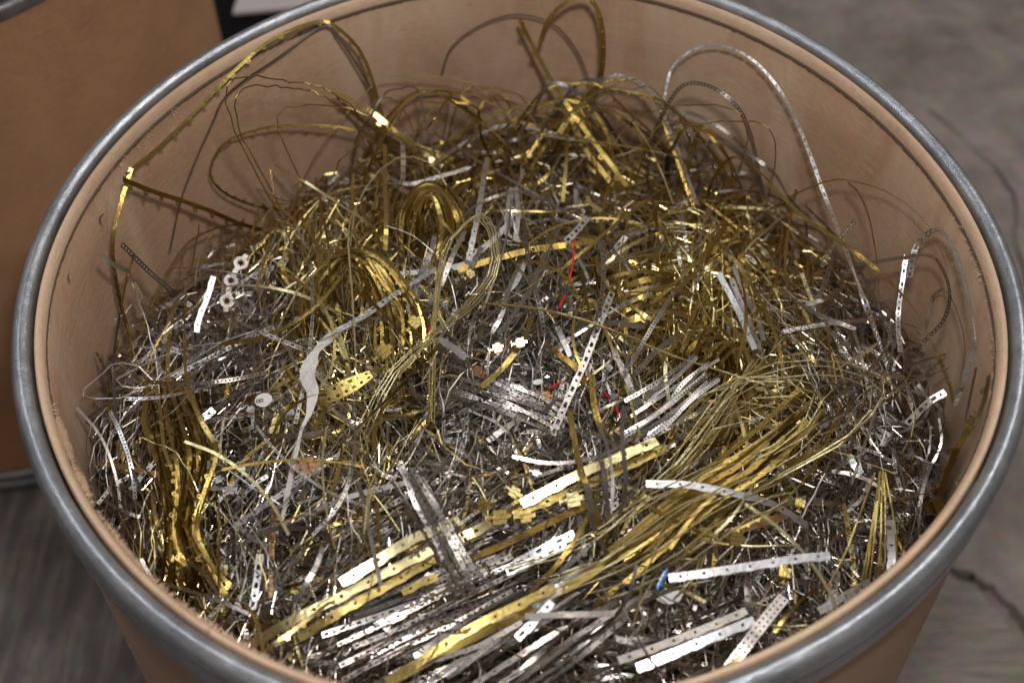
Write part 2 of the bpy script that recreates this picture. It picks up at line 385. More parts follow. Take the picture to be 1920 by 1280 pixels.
def cell(kind, wd, t=T):
    h = wd/2
    if kind == 'slot':                      # alternate rectangular and round punchings
        Lc = wd*2.9; U = [0, .10, .40, .62, .80, 1]
        return Lc, grid_cell([u*Lc for u in U], [-h, -h*.50, h*.50, h], {(1, 1)}, {(3, 1)}, t, ((3, 1, h*.16), (4, 1, h*.16)))
    if kind == 'ladder':                    # close square punchings
        Lc = wd*1.0; return Lc, grid_cell([0, .28*Lc, .75*Lc, Lc], [-h, -h*.45, h*.45, h], {(1, 1)}, (), t)
    if kind == 'twin':                      # two rows of round punchings
        Lc = wd*.55; return Lc, grid_cell([0, .22*Lc, .78*Lc, Lc], [-h, -h*.72, -h*.22, h*.22, h*.72, h], (), {(1, 1), (1, 3)}, t)
    if kind == 'dots':                      # small round holes far apart, notched edge
        Lc = wd*3.0; return Lc, grid_cell([0, .2*Lc, .40*Lc, .57*Lc, .8*Lc, Lc], [-h, -h*.44, h*.46, h], (), {(2, 1)}, t, ((2, 1, h*.22), (3, 1, h*.22)))
    if kind == 'plain':
        Lc = wd*2; return Lc, grid_cell([0, .5*Lc, Lc], [-h, h], (), (), t)
    if kind == 'lug': Lc = wd*4.2; return Lc, lug_cell(Lc, wd*.8, t)
    if kind == 'star': Lc = wd*1.55; return Lc, star_cell(Lc, wd, t)
    if kind == 'wide':                      # solid wide film
        Lc = wd*.25; return Lc, grid_cell([0, Lc], [-h, -h*.3, h*.3, h], (), (), t)
_cache = {}
def get_cell(kind, wd, t):
    k = (kind, round(wd, 5), t)
    if k not in _cache: _cache[k] = cell(kind, wd, t)
    return _cache[k]
REF = np.array([0, -.62, .78])
def ribbon(path, kind, wd, roll=0., roll1=None, t=T, wscale=None, jag=0.0, cup=0.0, ref=None):
    P = np.asarray(path, float)
    if jag:
        nn = len(P); k = max(3, nn//6); kn = RNG.normal(0, jag, (k, 3)); xs = np.linspace(0, 1, k)
        P = P + np.stack([np.interp(np.linspace(0, 1, nn), xs, kn[:, c]) for c in range(3)], 1)
    seg = np.linalg.norm(np.diff(P, axis=0), axis=1); s = np.concatenate([[0], np.cumsum(seg)])
    Tn = np.gradient(P, axis=0); Tn /= np.linalg.norm(Tn, axis=1)[:, None]+1e-12
    W = np.cross(Tn, REF if ref is None else ref); W /= np.linalg.norm(W, axis=1)[:, None]+1e-9
    Nn = np.cross(W, Tn)
    ra = np.linspace(roll, roll if roll1 is None else roll1, len(P))[:, None]
    W2 = W*np.cos(ra)+Nn*np.sin(ra); N2 = np.cross(W2, Tn)
    Lc, (V, Q) = get_cell(kind, wd, t)
    n = max(1, int(round(s[-1]/Lc))); sc = s[-1]/(n*Lc)
    U = (V[None, :, 0] + np.arange(n)[:, None]*Lc)*sc; U = U.ravel()
    v = np.tile(V[:, 1], n); ww = np.tile(V[:, 2], n)
    if wscale is not None: v = v*np.interp(U/s[-1], np.linspace(0, 1, len(wscale)), wscale)
    if cup: ww = ww + cup*np.sin(U*900)*1.0
    o = np.stack([np.interp(U, s, P[:, c]) + v*np.interp(U, s, W2[:, c]) + ww*np.interp(U, s, N2[:, c]) for c in range(3)], 1)
    Qs = (Q[None]+(np.arange(n)*len(V))[:, None, None]).reshape(-1, 4)
    return o, Qs
def wire(path, r=.0004, sides=4):
    P = np.asarray(path, float); n = len(P)
    Tn = np.gradient(P, axis=0); Tn /= np.linalg.norm(Tn, axis=1)[:, None]+1e-12
    W = np.cross(Tn, REF); W /= np.linalg.norm(W, axis=1)[:, None]+1e-9; Nn = np.cross(W, Tn)
    a = np.arange(sides)*2*math.pi/sides+.4
    V = (P[:, None]+r*(np.cos(a)[None, :, None]*W[:, None]+np.sin(a)[None, :, None]*Nn[:, None])).reshape(-1, 3)
    i = np.arange(n-1)[:, None]*sides; j = np.arange(sides)[None]; j2 = (j+1) % sides
    Q = np.stack([i+j, i+j2, i+sides+j2, i+sides+j], -1).reshape(-1, 4)
    return V, Q
def kinkpath(P, n, amp):
    p = spline(P, n); k = RNG.normal(0, amp, p.shape); return p+k

COUNT = {}
def inside(P, rmax=.2685):
    return (np.hypot(P[:, 0], P[:, 1]) < rmax).all()
CATN = {'B': ('brass_strip', M_BR, 'brass strip'), 'S': ('silver_strip', M_SI, 'metal strip'), 'C': ('copper_strip', M_CU, 'copper strip')}
def strip(m_, kind, wd, pts, label, roll=.0, roll1=None, lift=.006, tint=.5, group=None, wscale=None, jag=.0002, n=None):
    P = world_pts(pts, lift); rr = np.hypot(P[:, 0], P[:, 1]); k = np.minimum(1, .2665/np.maximum(rr, 1e-6)); P[:, 0] *= k; P[:, 1] *= k
    length = np.linalg.norm(np.diff(P, axis=0), axis=1).sum(); n = n or max(8, int(length/.004))
    if wd > 4.3 and kind not in ('star', 'wide', 'twin'): wd *= .86
    V, Q = ribbon(spline(P, n), kind, wd/1000, roll, roll1, T, wscale, jag, ref=None if abs(roll) > .13 else (CP+UP*.055)-P.mean(0))
    nm, mt, cat = CATN[m_]; COUNT[m_] = COUNT.get(m_, 0)+1
    o = mesh_obj(nm, V, Q, mt, tint=min(1, max(0, tint + random.uniform(-.08, .08))))
    if group: member(group, o, np.mean([q[0] for q in pts]), min(q[1] for q in pts))
    return tag(o, label, cat, group)
def wires(pts, label, r=.42, lift=.008, m_='B', tint=.7, group=None, kink=.0003, step=.012, mt=None, name=None, cat=None):
    if mt is None: r *= 1.35; tint = min(1, tint+.2)
    P = world_pts(pts, lift); rr = np.hypot(P[:, 0], P[:, 1]); k = np.minimum(1, .2665/np.maximum(rr, 1e-6)); P[:, 0] *= k; P[:, 1] *= k
    length = np.linalg.norm(np.diff(P, axis=0), axis=1).sum()
    V, Q = wire(kinkpath(P, max(5, int(length/step)), kink), r/1000, 5)
    COUNT['W'] = COUNT.get('W', 0)+1
    o = mesh_obj(name or ('brass_wire' if m_ == 'B' else 'steel_wire'), V, Q, mt or (M_BR if m_ == 'B' else M_SI), tint=tint)
    if group: member(group, o, np.mean([q[0] for q in pts]), min(q[1] for q in pts))
    return tag(o, label, cat or 'wire', group)
def off(pts, dx, dy, s=1.0, dl=0):
    c = np.mean([[p[0], p[1]] for p in pts], 0); out = []
    for p in pts:
        q = (c[0]+(p[0]-c[0])*s+dx, c[1]+(p[1]-c[1])*s+dy)
        out.append(q+((p[2]+(dl if p[2] < .15 else 0),) if len(p) > 2 else ()))
    return out
def bundle(m_, kind, wd, pts, n, dxy, label, group, roll=0., rs=.3, lift=.004, ds=.0, jit=4, tint=.4, ts=.2, dl=.0004, rot=3.5):
    for i in range(n):
        f = (i/(max(1, n-1))-.5)
        q = off(pts, dxy[0]*f+random.gauss(0, jit), dxy[1]*f+random.gauss(0, jit), 1+ds*f+random.gauss(0, .02))
        q = [(p[0]+random.gauss(0, jit*.6), p[1]+random.gauss(0, jit*.6))+tuple(p[2:]) for p in q]
        ra_ = math.radians(random.gauss(0, rot)); cx_, cy_ = np.mean([p[0] for p in q]), np.mean([p[1] for p in q]); e0, e1 = random.uniform(.62, 1.08), random.uniform(.62, 1.08)
        q = [(cx_+((p[0]-cx_)*math.cos(ra_)-(p[1]-cy_)*math.sin(ra_))*(e0 if k_ < len(q)/2 else e1), cy_+((p[0]-cx_)*math.sin(ra_)+(p[1]-cy_)*math.cos(ra_))*(e0 if k_ < len(q)/2 else e1))+tuple(p[2:]) for k_, p in enumerate(q)]
        strip(m_, kind, wd*random.uniform(.85, 1.15), q, label, roll+random.gauss(0, rs), roll+random.gauss(0, rs), lift+dl*i+random.uniform(0, .003), tint+random.uniform(-ts, ts), group)

wall_marks()
# ------------------------------------------------------------------ pieces one can single out in the heap (u, v are sight lines dropped onto the heap or the drum wall)
B, S, C_ = 'B', 'S', 'C'
W_ = .262
# loops standing up against the back wall
strip(B, 'lug', 3.4, [(238, 325, W_), (305, 268, W_), (395, 180, W_), (445, 130, W_), (500, 80, W_), (555, 52, .258), (600, 40, .255), (640, 55, .25), (680, 105, .245), (705, 170, .235), (720, 250, .225), (724, 330, .215), (728, 420, .03)], 'long brass strip with ears arching highest over the upper left wall', .35, .5, tint=.42, jag=.0006)
strip(B, 'dots', 2.5, [(246, 315, W_), (228, 380, W_), (214, 440, W_), (214, 500, W_), (232, 590, .26), (258, 670, .255)], 'brass strip hanging down the left wall below the sharp bend of the tall arch', .3, .9, tint=.3)
strip(B, 'lug', 4.2, [(230, 335, .255), (310, 366, .25), (400, 398, .24), (480, 430, .235), (560, 452, .225), (640, 478, .21)], 'straight dark brass strip with round ears pointing to the left wall', .35, .5, tint=.25, jag=.0003)
strip(S, 'dots', 2.0, [(318, 470, .262), (345, 360, .265), (400, 232, .265), (430, 175, .265), (520, 110, .265), (605, 50, .265), (640, 78, .26), (700, 180, .25), (716, 240, .24)], 'thin steel strip with tiny holes running inside the tall brass arch', .7, .5, tint=.35, jag=.0005)
strip(B, 'lug', 2.4, [(640, 430, .22), (560, 400, .24), (480, 385, .25), (415, 355, .255), (396, 315, .258), (420, 270, .258), (500, 241, .25), (590, 236, .24), (670, 245, .23), (725, 282, .22)], 'brass strip curled back in a rounded hook at upper left', .7, .5, tint=.45, jag=.0005)
strip(B, 'lug', 4.2, [(626, 172, .235), (690, 205, .225), (740, 245, .21), (800, 290, .2), (832, 312, .19)], 'broad bright brass strip with ears sticking out toward the upper left', .10, -.05, tint=.75)
strip(B, 'lug', 3.8, [(700, 215, .23), (760, 262, .22), (815, 285, .205), (850, 300, .2)], 'second broad brass strip lying under the bright one at upper left', .3, .25, tint=.7)
strip(B, 'plain', 4.5, [(630, 182, .245), (690, 235, .24), (745, 268, .23), (800, 312, .22)], 'dark folded brass strip under the two broad eared ones', .9, .8, tint=.05)
strip(S, 'ladder', 2.2, [(828, 140, .262), (846, 90, .266), (900, 48, .267), (970, 28, .267), (1040, 48, .266), (1085, 105, .262), (1115, 185, .25)], 'thin dark perforated arc against the middle of the back wall', .7, .7, tint=.45)
strip(B, 'lug', 5.2, [(974, 36, .24), (1000, 92, .235), (1030, 145, .225), (1062, 195, .215), (1095, 240, .2), (1140, 300, .18), (1175, 350, .17)], 'stiff brass strip with ears rising steeply before the back wall', .45, .3, tint=.5, jag=.0003)
strip(B, 'dots', 4.4, [(1045, 190, .22), (1075, 235, .21), (1105, 290, .195), (1150, 345, .18)], 'brass strip doubled behind the steep eared strip', .2, .3, tint=.35)
strip(B, 'dots', 3.8, [(1012, 82, .235), (1030, 35, .235), (1065, 3, .235), (1100, -6, .235), (1120, 20, .233), (1130, 75, .23), (1128, 135, .225), (1112, 180, .22), (1075, 212, .21), (1050, 250, .2)], 'brass strip looping highest at the top centre of the drum', .6, .2, tint=.5, jag=.0003)
strip(S, 'slot', 3.6, [(1245, 190, .22), (1256, 135, .24), (1290, 98, .25), (1345, 86, .255), (1405, 108, .255), (1458, 165, .25), (1500, 245, .245), (1535, 335, .235), (1562, 405, .225), (1595, 490, .21), (1625, 575, .2), (1660, 680, .02)], 'long pale slotted strip arching over the right side and down to the heap', .7, .12, tint=1, jag=.0003, wscale=[.5, .6, .75, .95, 1, 1])
strip(B, 'dots', 1.9, [(1430, 400, .2), (1500, 360, .22), (1560, 338, .235), (1600, 340, .24), (1660, 358, .25), (1720, 400, .255), (1755, 450, .258), (1775, 500, .255)], 'thin brass strip in a low arc along the right back wall', .9, 1.1, tint=.3)
strip(B, 'dots', 2.2, [(1590, 342, .235), (1615, 370, .235), (1634, 430, .23), (1645, 500, .22), (1650, 600, .2)], 'olive brass strip dropping straight down beside the long pale slotted strip', .8, .9, tint=.1)
strip(S, 'slot', 3.6, [(1705, 520, .24), (1718, 462, .25), (1752, 432, .255), (1782, 452, .257), (1804, 510, .258), (1822, 590, .257), (1827, 650, .255), (1805, 720, .25), (1790, 760, .24)], 'slotted grey strip in a tall loop against the right wall', .55, .2, tint=.85)
strip(S, 'ladder', 2.5, [(1590, 498, .22), (1660, 488, .235), (1735, 478, .25), (1765, 500, .255), (1780, 550, .255), (1768, 600, .25), (1730, 640, .24)], 'dark perforated strip bent sideways inside the right wall loop', .7, .3, tint=.4)
strip(S, 'slot', 2.8, [(1700, 480, .245), (1690, 545, .24), (1684, 600, .235), (1688, 660, .23)], 'short upright pale slotted strip before the right wall loop', .12, .2, tint=1)
strip(S, 'ladder', 1.6, [(1740, 600, .262), (1750, 555, .265), (1775, 545, .266), (1800, 600, .264), (1808, 660, .262), (1800, 720, .26)], 'faint thin perforated strip pressed close to the right wall', .6, .6, tint=.5)
strip(B, 'dots', 3.1, [(1440, 345, .18), (1520, 415, .185), (1600, 470, .2), (1655, 515, .215), (1710, 575, .225), (1752, 650, .235), (1778, 715, .24), (1790, 760, .24)], 'long brass strip slanting down to the right wall', .5, .7, tint=.3)
strip(B, 'lug', 4.2, [(1852, 702, .262), (1846, 745, .26), (1822, 790, .255), (1832, 840, .26), (1822, 900, .262), (1795, 940, .25)], 'olive brass strip with large ears twisted on the right wall', .6, -.4, tint=.2, jag=.001)
strip(B, 'plain', 4.6, [(1826, 800, .25), (1838, 782, .25), (1852, 792, .252)], 'small bright folded brass tab on the right wall', .0, .1, tint=.9)
strip(S, 'ladder', 1.8, [(1830, 690, .265), (1815, 760, .266), (1800, 850, .264), (1790, 900, .26)], 'thin perforated strip hanging under the right wall loop', .6, .4, tint=.3)
strip(S, 'plain', 3.6, [(1347, 512, .03), (1380, 575, .028), (1414, 655, .022)], 'blank white-bright strip standing right of centre among brass', .12, .05, tint=1)
strip(S, 'plain', 4.5, [(1368, 478, .022), (1392, 540, .02), (1420, 600, .018), (1432, 640, .016)], 'plain grey strip leaning behind the white-bright one', .5, .4, tint=.65)
strip(S, 'dots', 4.0, [(1372, 520, .025), (1398, 590, .022), (1425, 655, .02)], 'grey holed strip paired with the white-bright one', .4, .35, tint=.8)
strip(S, 'slot', 3.2, [(1540, 500, .21), (1562, 462, .205), (1603, 415, .2)], 'short slotted strip tilted across the long pale arch', .1, .2, tint=.9)
strip(S, 'slot', 3.2, [(1515, 590, .02), (1540, 545, .025), (1566, 470, .03)], 'pinkish slotted strip leaning under the long pale arch', .6, .5, tint=.5)
strip(S, 'slot', 3.0, [(1650, 709, .006), (1690, 708, .008), (1735, 708, .008)], 'short level slotted strip glinting at the right of the heap', .08, .0, tint=1)
strip(S, 'slot', 4.2, [(1700, 795, .012), (1740, 755, .02), (1772, 735, .028)], 'pale slotted strip propped up beside the right wall', .25, .2, tint=.75)
strip(S, 'plain', 3.2, [(1585, 775, .008), (1650, 785, .008), (1735, 808, .008)], 'flat silver strip lying level below the propped slotted one', .2, .1, tint=.9)
strip(S, 'dots', 2.6, [(1470, 620, .02), (1560, 605, .022), (1640, 598, .02), (1690, 590, .02)], 'plain holed strip lying level right of the brass tangle', .35, .3, tint=.7)
# left side
strip(S, 'dots', 2.8, [(190, 478, .25), (212, 495, .245), (242, 508, .24)], 'bent end of a steel strip poking out at the left wall', .15, .7, tint=.85)
strip(S, 'ladder', 3.2, [(228, 458, .24), (280, 510, .232), (340, 560, .02), (390, 595, .012), (440, 625, .008)], 'grey perforated strip slanting down from the left wall', .55, .7, tint=.3)
strip(S, 'dots', 3.2, [(250, 530, .24), (276, 585, .235), (305, 635, .23), (335, 672, .01)], 'pale holed strip standing up near the left wall', .2, .5, tint=.75)
strip(S, 'ladder', 3.1, [(293, 726, .02), (345, 695, .018), (400, 668, .016), (470, 632, .012), (520, 610, .008)], 'grey ladder strip reaching toward the left wall', .25, .4, tint=.6)
strip(S, 'dots', 3.3, [(400, 518, .035), (388, 560, .032), (374, 596, .03), (370, 622, .028)], 'small mirror-bright strip beside the star washers', .04, .06, tint=1)
strip(S, 'star', 9.4, [(462, 478, .03), (438, 515, .03), (428, 552, .028), (424, 585, .025)], 'chain of washers with star-shaped holes at left', .15, .3, tint=.6, n=8)
strip(S, 'star', 9.0, [(458, 555, .012), (470, 590, .01)], 'broken star washer lying beside the washer chain', .4, .4, tint=.8, n=6)
strip(S, 'slot', 3.2, [(480, 520, .01), (515, 500, .012), (540, 486, .012)], 'small slotted scrap right of the star washers', .2, .3, tint=.7)
strip(S, 'slot', 2.9, [(190, 716, .01), (240, 712, .012), (300, 705, .012), (380, 690, .01)], 'dark slotted strip lying level at the left wall', .6, .5, tint=.3)
strip(S, 'slot', 3.0, [(246, 918, .03), (275, 882, .03), (310, 848, .028), (345, 815, .025)], 'slotted strip end hanging over the lower left edge of the heap', .3, .5, tint=.6)
strip(S, 'slot', 4.0, [(340, 818, .034), (366, 796, .034), (402, 768, .034)], 'short white slotted strip over the upright brass bundle at left', .02, .08, tint=1)
strip(S, 'slot', 3.4, [(402, 768, .03), (450, 730, .024), (490, 690, .02)], 'grey slotted strip continuing up right from the short white one', .6, .7, tint=.4)
strip(B, 'lug', 3.6, [(186, 868, .018), (220, 873, .02), (262, 882, .02), (322, 894, .018)], 'bright brass strip end with an eyelet at the far lower left', .1, .2, tint=.9)
strip(B, 'star', 8.6, [(405, 1062, .02), (425, 1078, .02)], 'round brass eyelet tab low in the upright brass bundle', .1, .1, tint=.8, n=5)
strip(S, 'slot', 3.8, [(473, 1142, .025), (480, 1090, .026), (488, 1038, .026)], 'white slotted strip standing upright at lower left', .05, .1, tint=1)
strip(C_, 'dots', 3.4, [(506, 1122, .02), (508, 1060, .02), (512, 1000, .02), (516, 950, .018)], 'pinkish holed strip beside the white upright one at lower left', .3, .3, tint=.6)
strip(S, 'dots', 3.0, [(440, 985, .02), (500, 945, .022), (570, 895, .022), (640, 850, .02)], 'straight thin holed strip climbing to the right at lower left', .3, .4, tint=.6)
strip(S, 'dots', 3.2, [(480, 1000, .02), (560, 970, .02), (660, 930, .022), (760, 905, .02)], 'straight grey strip just under the thin climbing one', .4, .5, tint=.5)
strip(S, 'ladder', 3.2, [(635, 1010, .02), (700, 965, .02), (770, 925, .02)], 'ladder strip crossing toward the grey doubled bundle', .4, .4, tint=.35)
strip(S, 'dots', 2.8, [(315, 905, .028), (370, 912, .028), (440, 918, .026)], 'grey strip laid across the upright brass bundle', .6, .5, tint=.3)
# plastic film
strip(S, 'wide', 8.5, [(566, 800, .05), (580, 770, .05), (588, 735, .05), (578, 700, .05), (592, 665, .048), (625, 625, .046), (690, 590, .04), (760, 540, .035), (815, 505, .03)], 'x', .1, .9, tint=.8, wscale=[.05, .45, .8, 1.05, 1.15, .5, .8, .62, .34, .26, .22, .16, .2, .16, .1], n=70, jag=.0007)
o = bpy.data.objects[-1] if False else [q for q in COL.objects if q.get('label') == 'x'][0]
o.name = 'plastic_film'; o.data.materials.clear(); o.data.materials.append(M_FILM)
tag(o, 'twisted cloudy white plastic film tapering to a point left of centre', 'plastic film'); COUNT['S'] -= 1
strip(S, 'wide', 5.5, [(568, 790, .04), (555, 850, .035), (540, 920, .03), (528, 975, .026)], 'y', .6, 1.0, tint=.8, wscale=[.2, .5, .6, .7, .5])
o = [q for q in COL.objects if q.get('label') == 'y'][0]; o.name = 'plastic_film'; o.data.materials.clear(); o.data.materials.append(M_FILM)
tag(o, 'duller length of plastic film hanging below the white twisted film', 'plastic film'); COUNT['S'] -= 1
strip(S, 'slot', 2.8, [(625, 628, .052), (680, 592, .045), (740, 552, .04), (818, 504, .034)], 'slotted strip running inside the cloudy plastic film', .35, .5, tint=.9)
for pts, lb in (([(945, 555, .03), (965, 530, .032), (985, 490, .032)], 'white curved paper-like film scrap in the middle of the heap'), ([(700, 478+40, .02), (860, 500, .02), (900, 470, .03), (935, 440, .03), (965, 400, .03)], 'pale film scrap winding among strips above the middle')):
    strip(S, 'wide', 4.2, pts, 'z', .2, .5, wscale=[.4, 1, 1, .6]); o = [q for q in COL.objects if q.get('label') == 'z'][0]; o.name = 'plastic_film'
    o.data.materials.clear(); o.data.materials.append(M_FILM); tag(o, lb, 'plastic film'); COUNT['S'] -= 1
strip(B, 'twin', 10, [(590, 752, .03), (640, 730, .032), (695, 700, .03)], 'wide brass mesh scrap embossed with little squares beside the plastic film', .35, .2, tint=.6, wscale=[.8, 1, .9, .5])
# centre
strip(S, 'slot', 3.9, [(1148, 548, .035), (1122, 612, .036), (1096, 680, .036), (1066, 745, .036), (1036, 815, .034)], 'crisp slotted strip standing clear in the centre of the heap', .12, .1, tint=.7, jag=0)
strip(S, 'ladder', 3.2, [(1125, 450, .05), (1132, 500, .048), (1128, 560, .045), (1120, 620, .04)], 'dark perforated strip hanging above the crisp slotted one', .5, .6, tint=.35)
strip(S, 'ladder', 3.0, [(983, 420, .05), (990, 480, .05), (1003, 540, .045), (1015, 590, .04), (1020, 630, .035)], 'dark mottled ladder strip standing up above the centre', .5, .5, tint=.1)
strip(S, 'dots', 3.4, [(915, 295, .04), (905, 350, .04), (893, 420, .038), (878, 490, .034)], 'pale pinkish strip with holes standing above the centre', .1, .2, tint=.9)
strip(S, 'dots', 3.0, [(960, 352, .035), (952, 400, .034), (950, 440, .03)], 'short bright strip, left one of a pair above the centre', .08, .1, tint=1)
strip(S, 'dots', 3.0, [(968, 352, .035), (972, 400, .034), (968, 450, .03)], 'short bright strip, right one of a pair above the centre', .2, .2, tint=.9)
strip(S, 'slot', 4.0, [(1062, 452, .045), (1080, 432, .046), (1101, 408, .047)], 'very bright short slotted strip above the red wire', .02, .0, tint=1)
strip(B, 'plain', 4.2, [(858, 507, .03), (920, 488, .032), (1000, 468, .034), (1060, 460, .034), (1110, 452, .03)], 'plain brass strip lying almost level above the centre', .35, .45, tint=.35)
strip(B, 'lug', 3.4, [(1102, 368, .05), (1110, 382, .05), (1128, 396, .05)], 'small brass eyelet catching the flash above the red wire', .0, .0, tint=1)
strip(B, 'lug', 3.2, [(1068, 180, .05), (1062, 260, .04), (1062, 300, .04), (1055, 380, .03)], 'brass strip with an eyelet hanging below the steep eared strip', .35, .2, tint=.6)
strip(B, 'lug', 3.4, [(722, 270, .05), (722, 340, .045), (724, 420, .04), (722, 470, .03)], 'upright brass eyelet strip left of the nested arches', .3, .3, tint=.5)
strip(S, 'slot', 2.9, [(756, 190, .04), (758, 250, .035), (756, 310, .03), (753, 360, .025)], 'upright pale strip near the back, right of the broad brass ones', .15, .1, tint=.9)
strip(S, 'dots', 2.8, [(700, 310, .03), (760, 345, .03), (830, 330, .03), (880, 315, .03)], 'grey strip crossing level near the back', .4, .4, tint=.6)
strip(S, 'plain', 4.2, [(822, 636, .03), (850, 652, .032), (876, 672, .032)], 'short bright folded steel strip left of the centre', .05, .1, tint=1)
strip(S, 'dots', 3.6, [(800, 630, .026), (845, 668, .026), (892, 695, .024)], 'grey strip lying beside the short bright folded one', .6, .6, tint=.3)
strip(S, 'plain', 3.2, [(1045, 612, .03), (1056, 640, .03), (1070, 668, .028)], 'small clean silver strip left of the crisp slotted one', .15, .15, tint=.95)
strip(S, 'dots', 3.2, [(1275, 624, .03), (1235, 655, .03), (1190, 700, .028)], 'silver strip with round holes leaning right of the centre', .2, .25, tint=.75)
strip(S, 'dots', 3.6, [(1150, 655, .045), (1172, 705, .045), (1190, 740, .042), (1212, 775, .036)], 'dull grey strip hanging over the right of the centre', .5, .5, tint=.5)
strip(B, 'plain', 3.4, [(1060, 672, .03), (1080, 690, .03), (1100, 720, .028)], 'short brass strip end just right of the crisp slotted strip', .4, .4, tint=.2)
strip(B, 'plain', 4.6, [(1108, 700, .045), (1115, 770, .045), (1130, 810, .042), (1145, 840, .035)], 'upright brown-gold strip, upper one below the centre', .45, .4, tint=.1)
strip(B, 'dots', 3.4, [(1068, 770, .06), (1078, 830, .06), (1092, 890, .055), (1110, 935, .05), (1140, 1030, .03)], 'wavy brass strip standing in front of the long bright one', .55, .4, tint=.3)
strip(S, 'plain', 2.8, [(1170, 760, .075), (1166, 820, .075), (1172, 890, .07), (1168, 940, .06), (1150, 1010, .045)], 'thin blurry grey strip rising nearest the viewer below the centre', .5, .6, tint=.35)
strip(S, 'dots', 3.2, [(1098, 905, .07), (1108, 950, .065), (1115, 990, .055), (1140, 1040, .04)], 'dark grey strip in front of the long bright brass strip', .5, .6, tint=.3)
strip(S, 'dots', 3.0, [(1125, 850, .07), (1136, 900, .07), (1140, 950, .06), (1145, 1000, .045)], 'grey twisted strip right of the dark grey one', .7, .3, tint=.4)
# big brass strips in the lower half
strip(B, 'dots', 6.0, [(978, 944, .045), (1087, 888, .048), (1160, 856, .045), (1232, 826, .04)], 'broad brass strip flashing white, right part of the long diagonal', -.02, .22, tint=1, jag=0)
strip(B, 'dots', 5.2, [(960, 965, .035), (1060, 925, .038), (1160, 880, .036), (1250, 838, .034)], 'broad brass strip just under the flashing one', .35, .3, tint=.6)
strip(B, 'dots', 6.0, [(640, 1092, .045), (700, 1055, .046), (755, 1020, .046), (800, 998, .042), (862, 975, .036)], 'broad brass strip flashing white left of the grey bundle', .0, .15, tint=1, jag=0)
strip(B, 'dots', 5.6, [(470, 1208, .035), (550, 1162, .04), (640, 1118, .04), (720, 1075, .04), (808, 1030, .038)], 'long broad brass strip ending at the front left of the heap', .10, .25, tint=.85)
strip(B, 'dots', 5.0, [(560, 1195, .03), (640, 1145, .034), (730, 1095, .034), (815, 1048, .034)], 'broad brass strip below the one that ends at the front left', .3, .3, tint=.65)
strip(B, 'dots', 4.4, [(755, 1110, .03), (790, 1092, .032), (820, 1080, .032)], 'short olive brass strip left of the grey bundle', .4, .4, tint=.5)
strip(B, 'dots', 5.6, [(862, 1008, .045), (890, 994, .046), (921, 978, .045)], 'short pale brass strip next to the square terminals', .2, .15, tint=.9)
strip(B, 'plain', 3.8, [(880, 1045, .035), (960, 1012, .037), (1040, 975, .037), (1110, 945, .034)], 'ribbed orange-brass strip between the steel strips', .5, .3, tint=.05, jag=.0005)
strip(B, 'dots', 5.4, [(725, 1278, .04), (800, 1232, .045), (880, 1180, .047), (960, 1140, .045), (1040, 1100, .04)], 'long olive brass strip across the front of the heap', .35, .3, tint=.5)
strip(B, 'plain', 4.6, [(740, 1275, .032), (830, 1225, .036), (920, 1180, .038), (1000, 1140, .036)], 'second brass strip beneath the long olive one at the front', .6, .5, tint=.2)
strip(B, 'dots', 4.2, [(1000, 1135, .03), (1080, 1090, .034), (1160, 1040, .036), (1240, 985, .036)], 'brass strip continuing up right from the long olive one', .45, .4, tint=.5)
bundle(B, 'dots', 2.5, [(1150, 1060, .035), (1250, 975, .042), (1340, 905, .046), (1430, 845, .05), (1518, 765, .055)], 15, (-30, -40), 'olive brass strip in the slanting sheaf at lower right of centre', 'brass strips in the slanting sheaf', .65, .35, tint=.15, ts=.15, dl=.0003, jit=6, ds=.1, rot=2)
# silver strips in the lower half
strip(S, 'dots', 4.4, [(1212, 906, .05), (1290, 908, .052), (1380, 925, .052), (1450, 945, .048), (1515, 985, .04)], 'broad steel strip with round holes curving right below the centre', .12, .5, tint=.85)
strip(S, 'dots', 4.2, [(1254, 1084, .05), (1330, 1073, .052), (1430, 1057, .054), (1500, 1046, .055), (1556, 1042, .055)], 'frosted silver strip lying nearly level at lower right', .05, .12, tint=1)
strip(S, 'dots', 5.2, [(1195, 1252, .05), (1260, 1225, .054), (1340, 1192, .056), (1414, 1162, .055)], 'broad white-bright strip at the front right', -.02, .04, tint=1, jag=0)
strip(S, 'dots', 4.6, [(1160, 1238, .045), (1240, 1210, .046), (1330, 1175, .045), (1400, 1145, .042)], 'dull grey strip just behind the white-bright one at the front', .5, .5, tint=.3)
strip(S, 'twin', 6.0, [(1352, 1275, .05), (1385, 1228, .054), (1425, 1175, .055), (1470, 1120, .05)], 'strip with two rows of round holes at the front right', .3, .4, tint=.45)
strip(S, 'dots', 4.2, [(1668, 975, .03), (1672, 1030, .034), (1676, 1085, .034)], 'white-bright upright strip close to the right rim', .05, .05, tint=1)
strip(S, 'dots', 4.0, [(1535, 1145, .04), (1580, 1118, .042), (1632, 1090, .042)], 'grey holed strip near the right front rim', .3, .3, tint=.7)
strip(S, 'slot', 4.2, [(1555, 1150, .035), (1562, 1110, .035), (1568, 1070, .033)], 'short upright strip crossing the grey one near the right front rim', .4, .4, tint=.55)
strip(S, 'plain', 4.4, [(1592, 852, .03), (1600, 870, .03), (1616, 888, .028)], 'small pure white strip end at the right of the heap', .05, .05, tint=1)
strip(C_, 'plain', 4.0, [(1360, 1000, .03), (1410, 985, .032), (1475, 965, .03)], 'pinkish copper-toned strip beside the square brass terminals', .2, .3, tint=.6)
strip(S, 'slot', 4.2, [(965, 1055, .04), (1020, 1028, .045), (1075, 1000, .046)], 'slotted strip flashing white amid the parallel steel strips', .02, .05, tint=1)
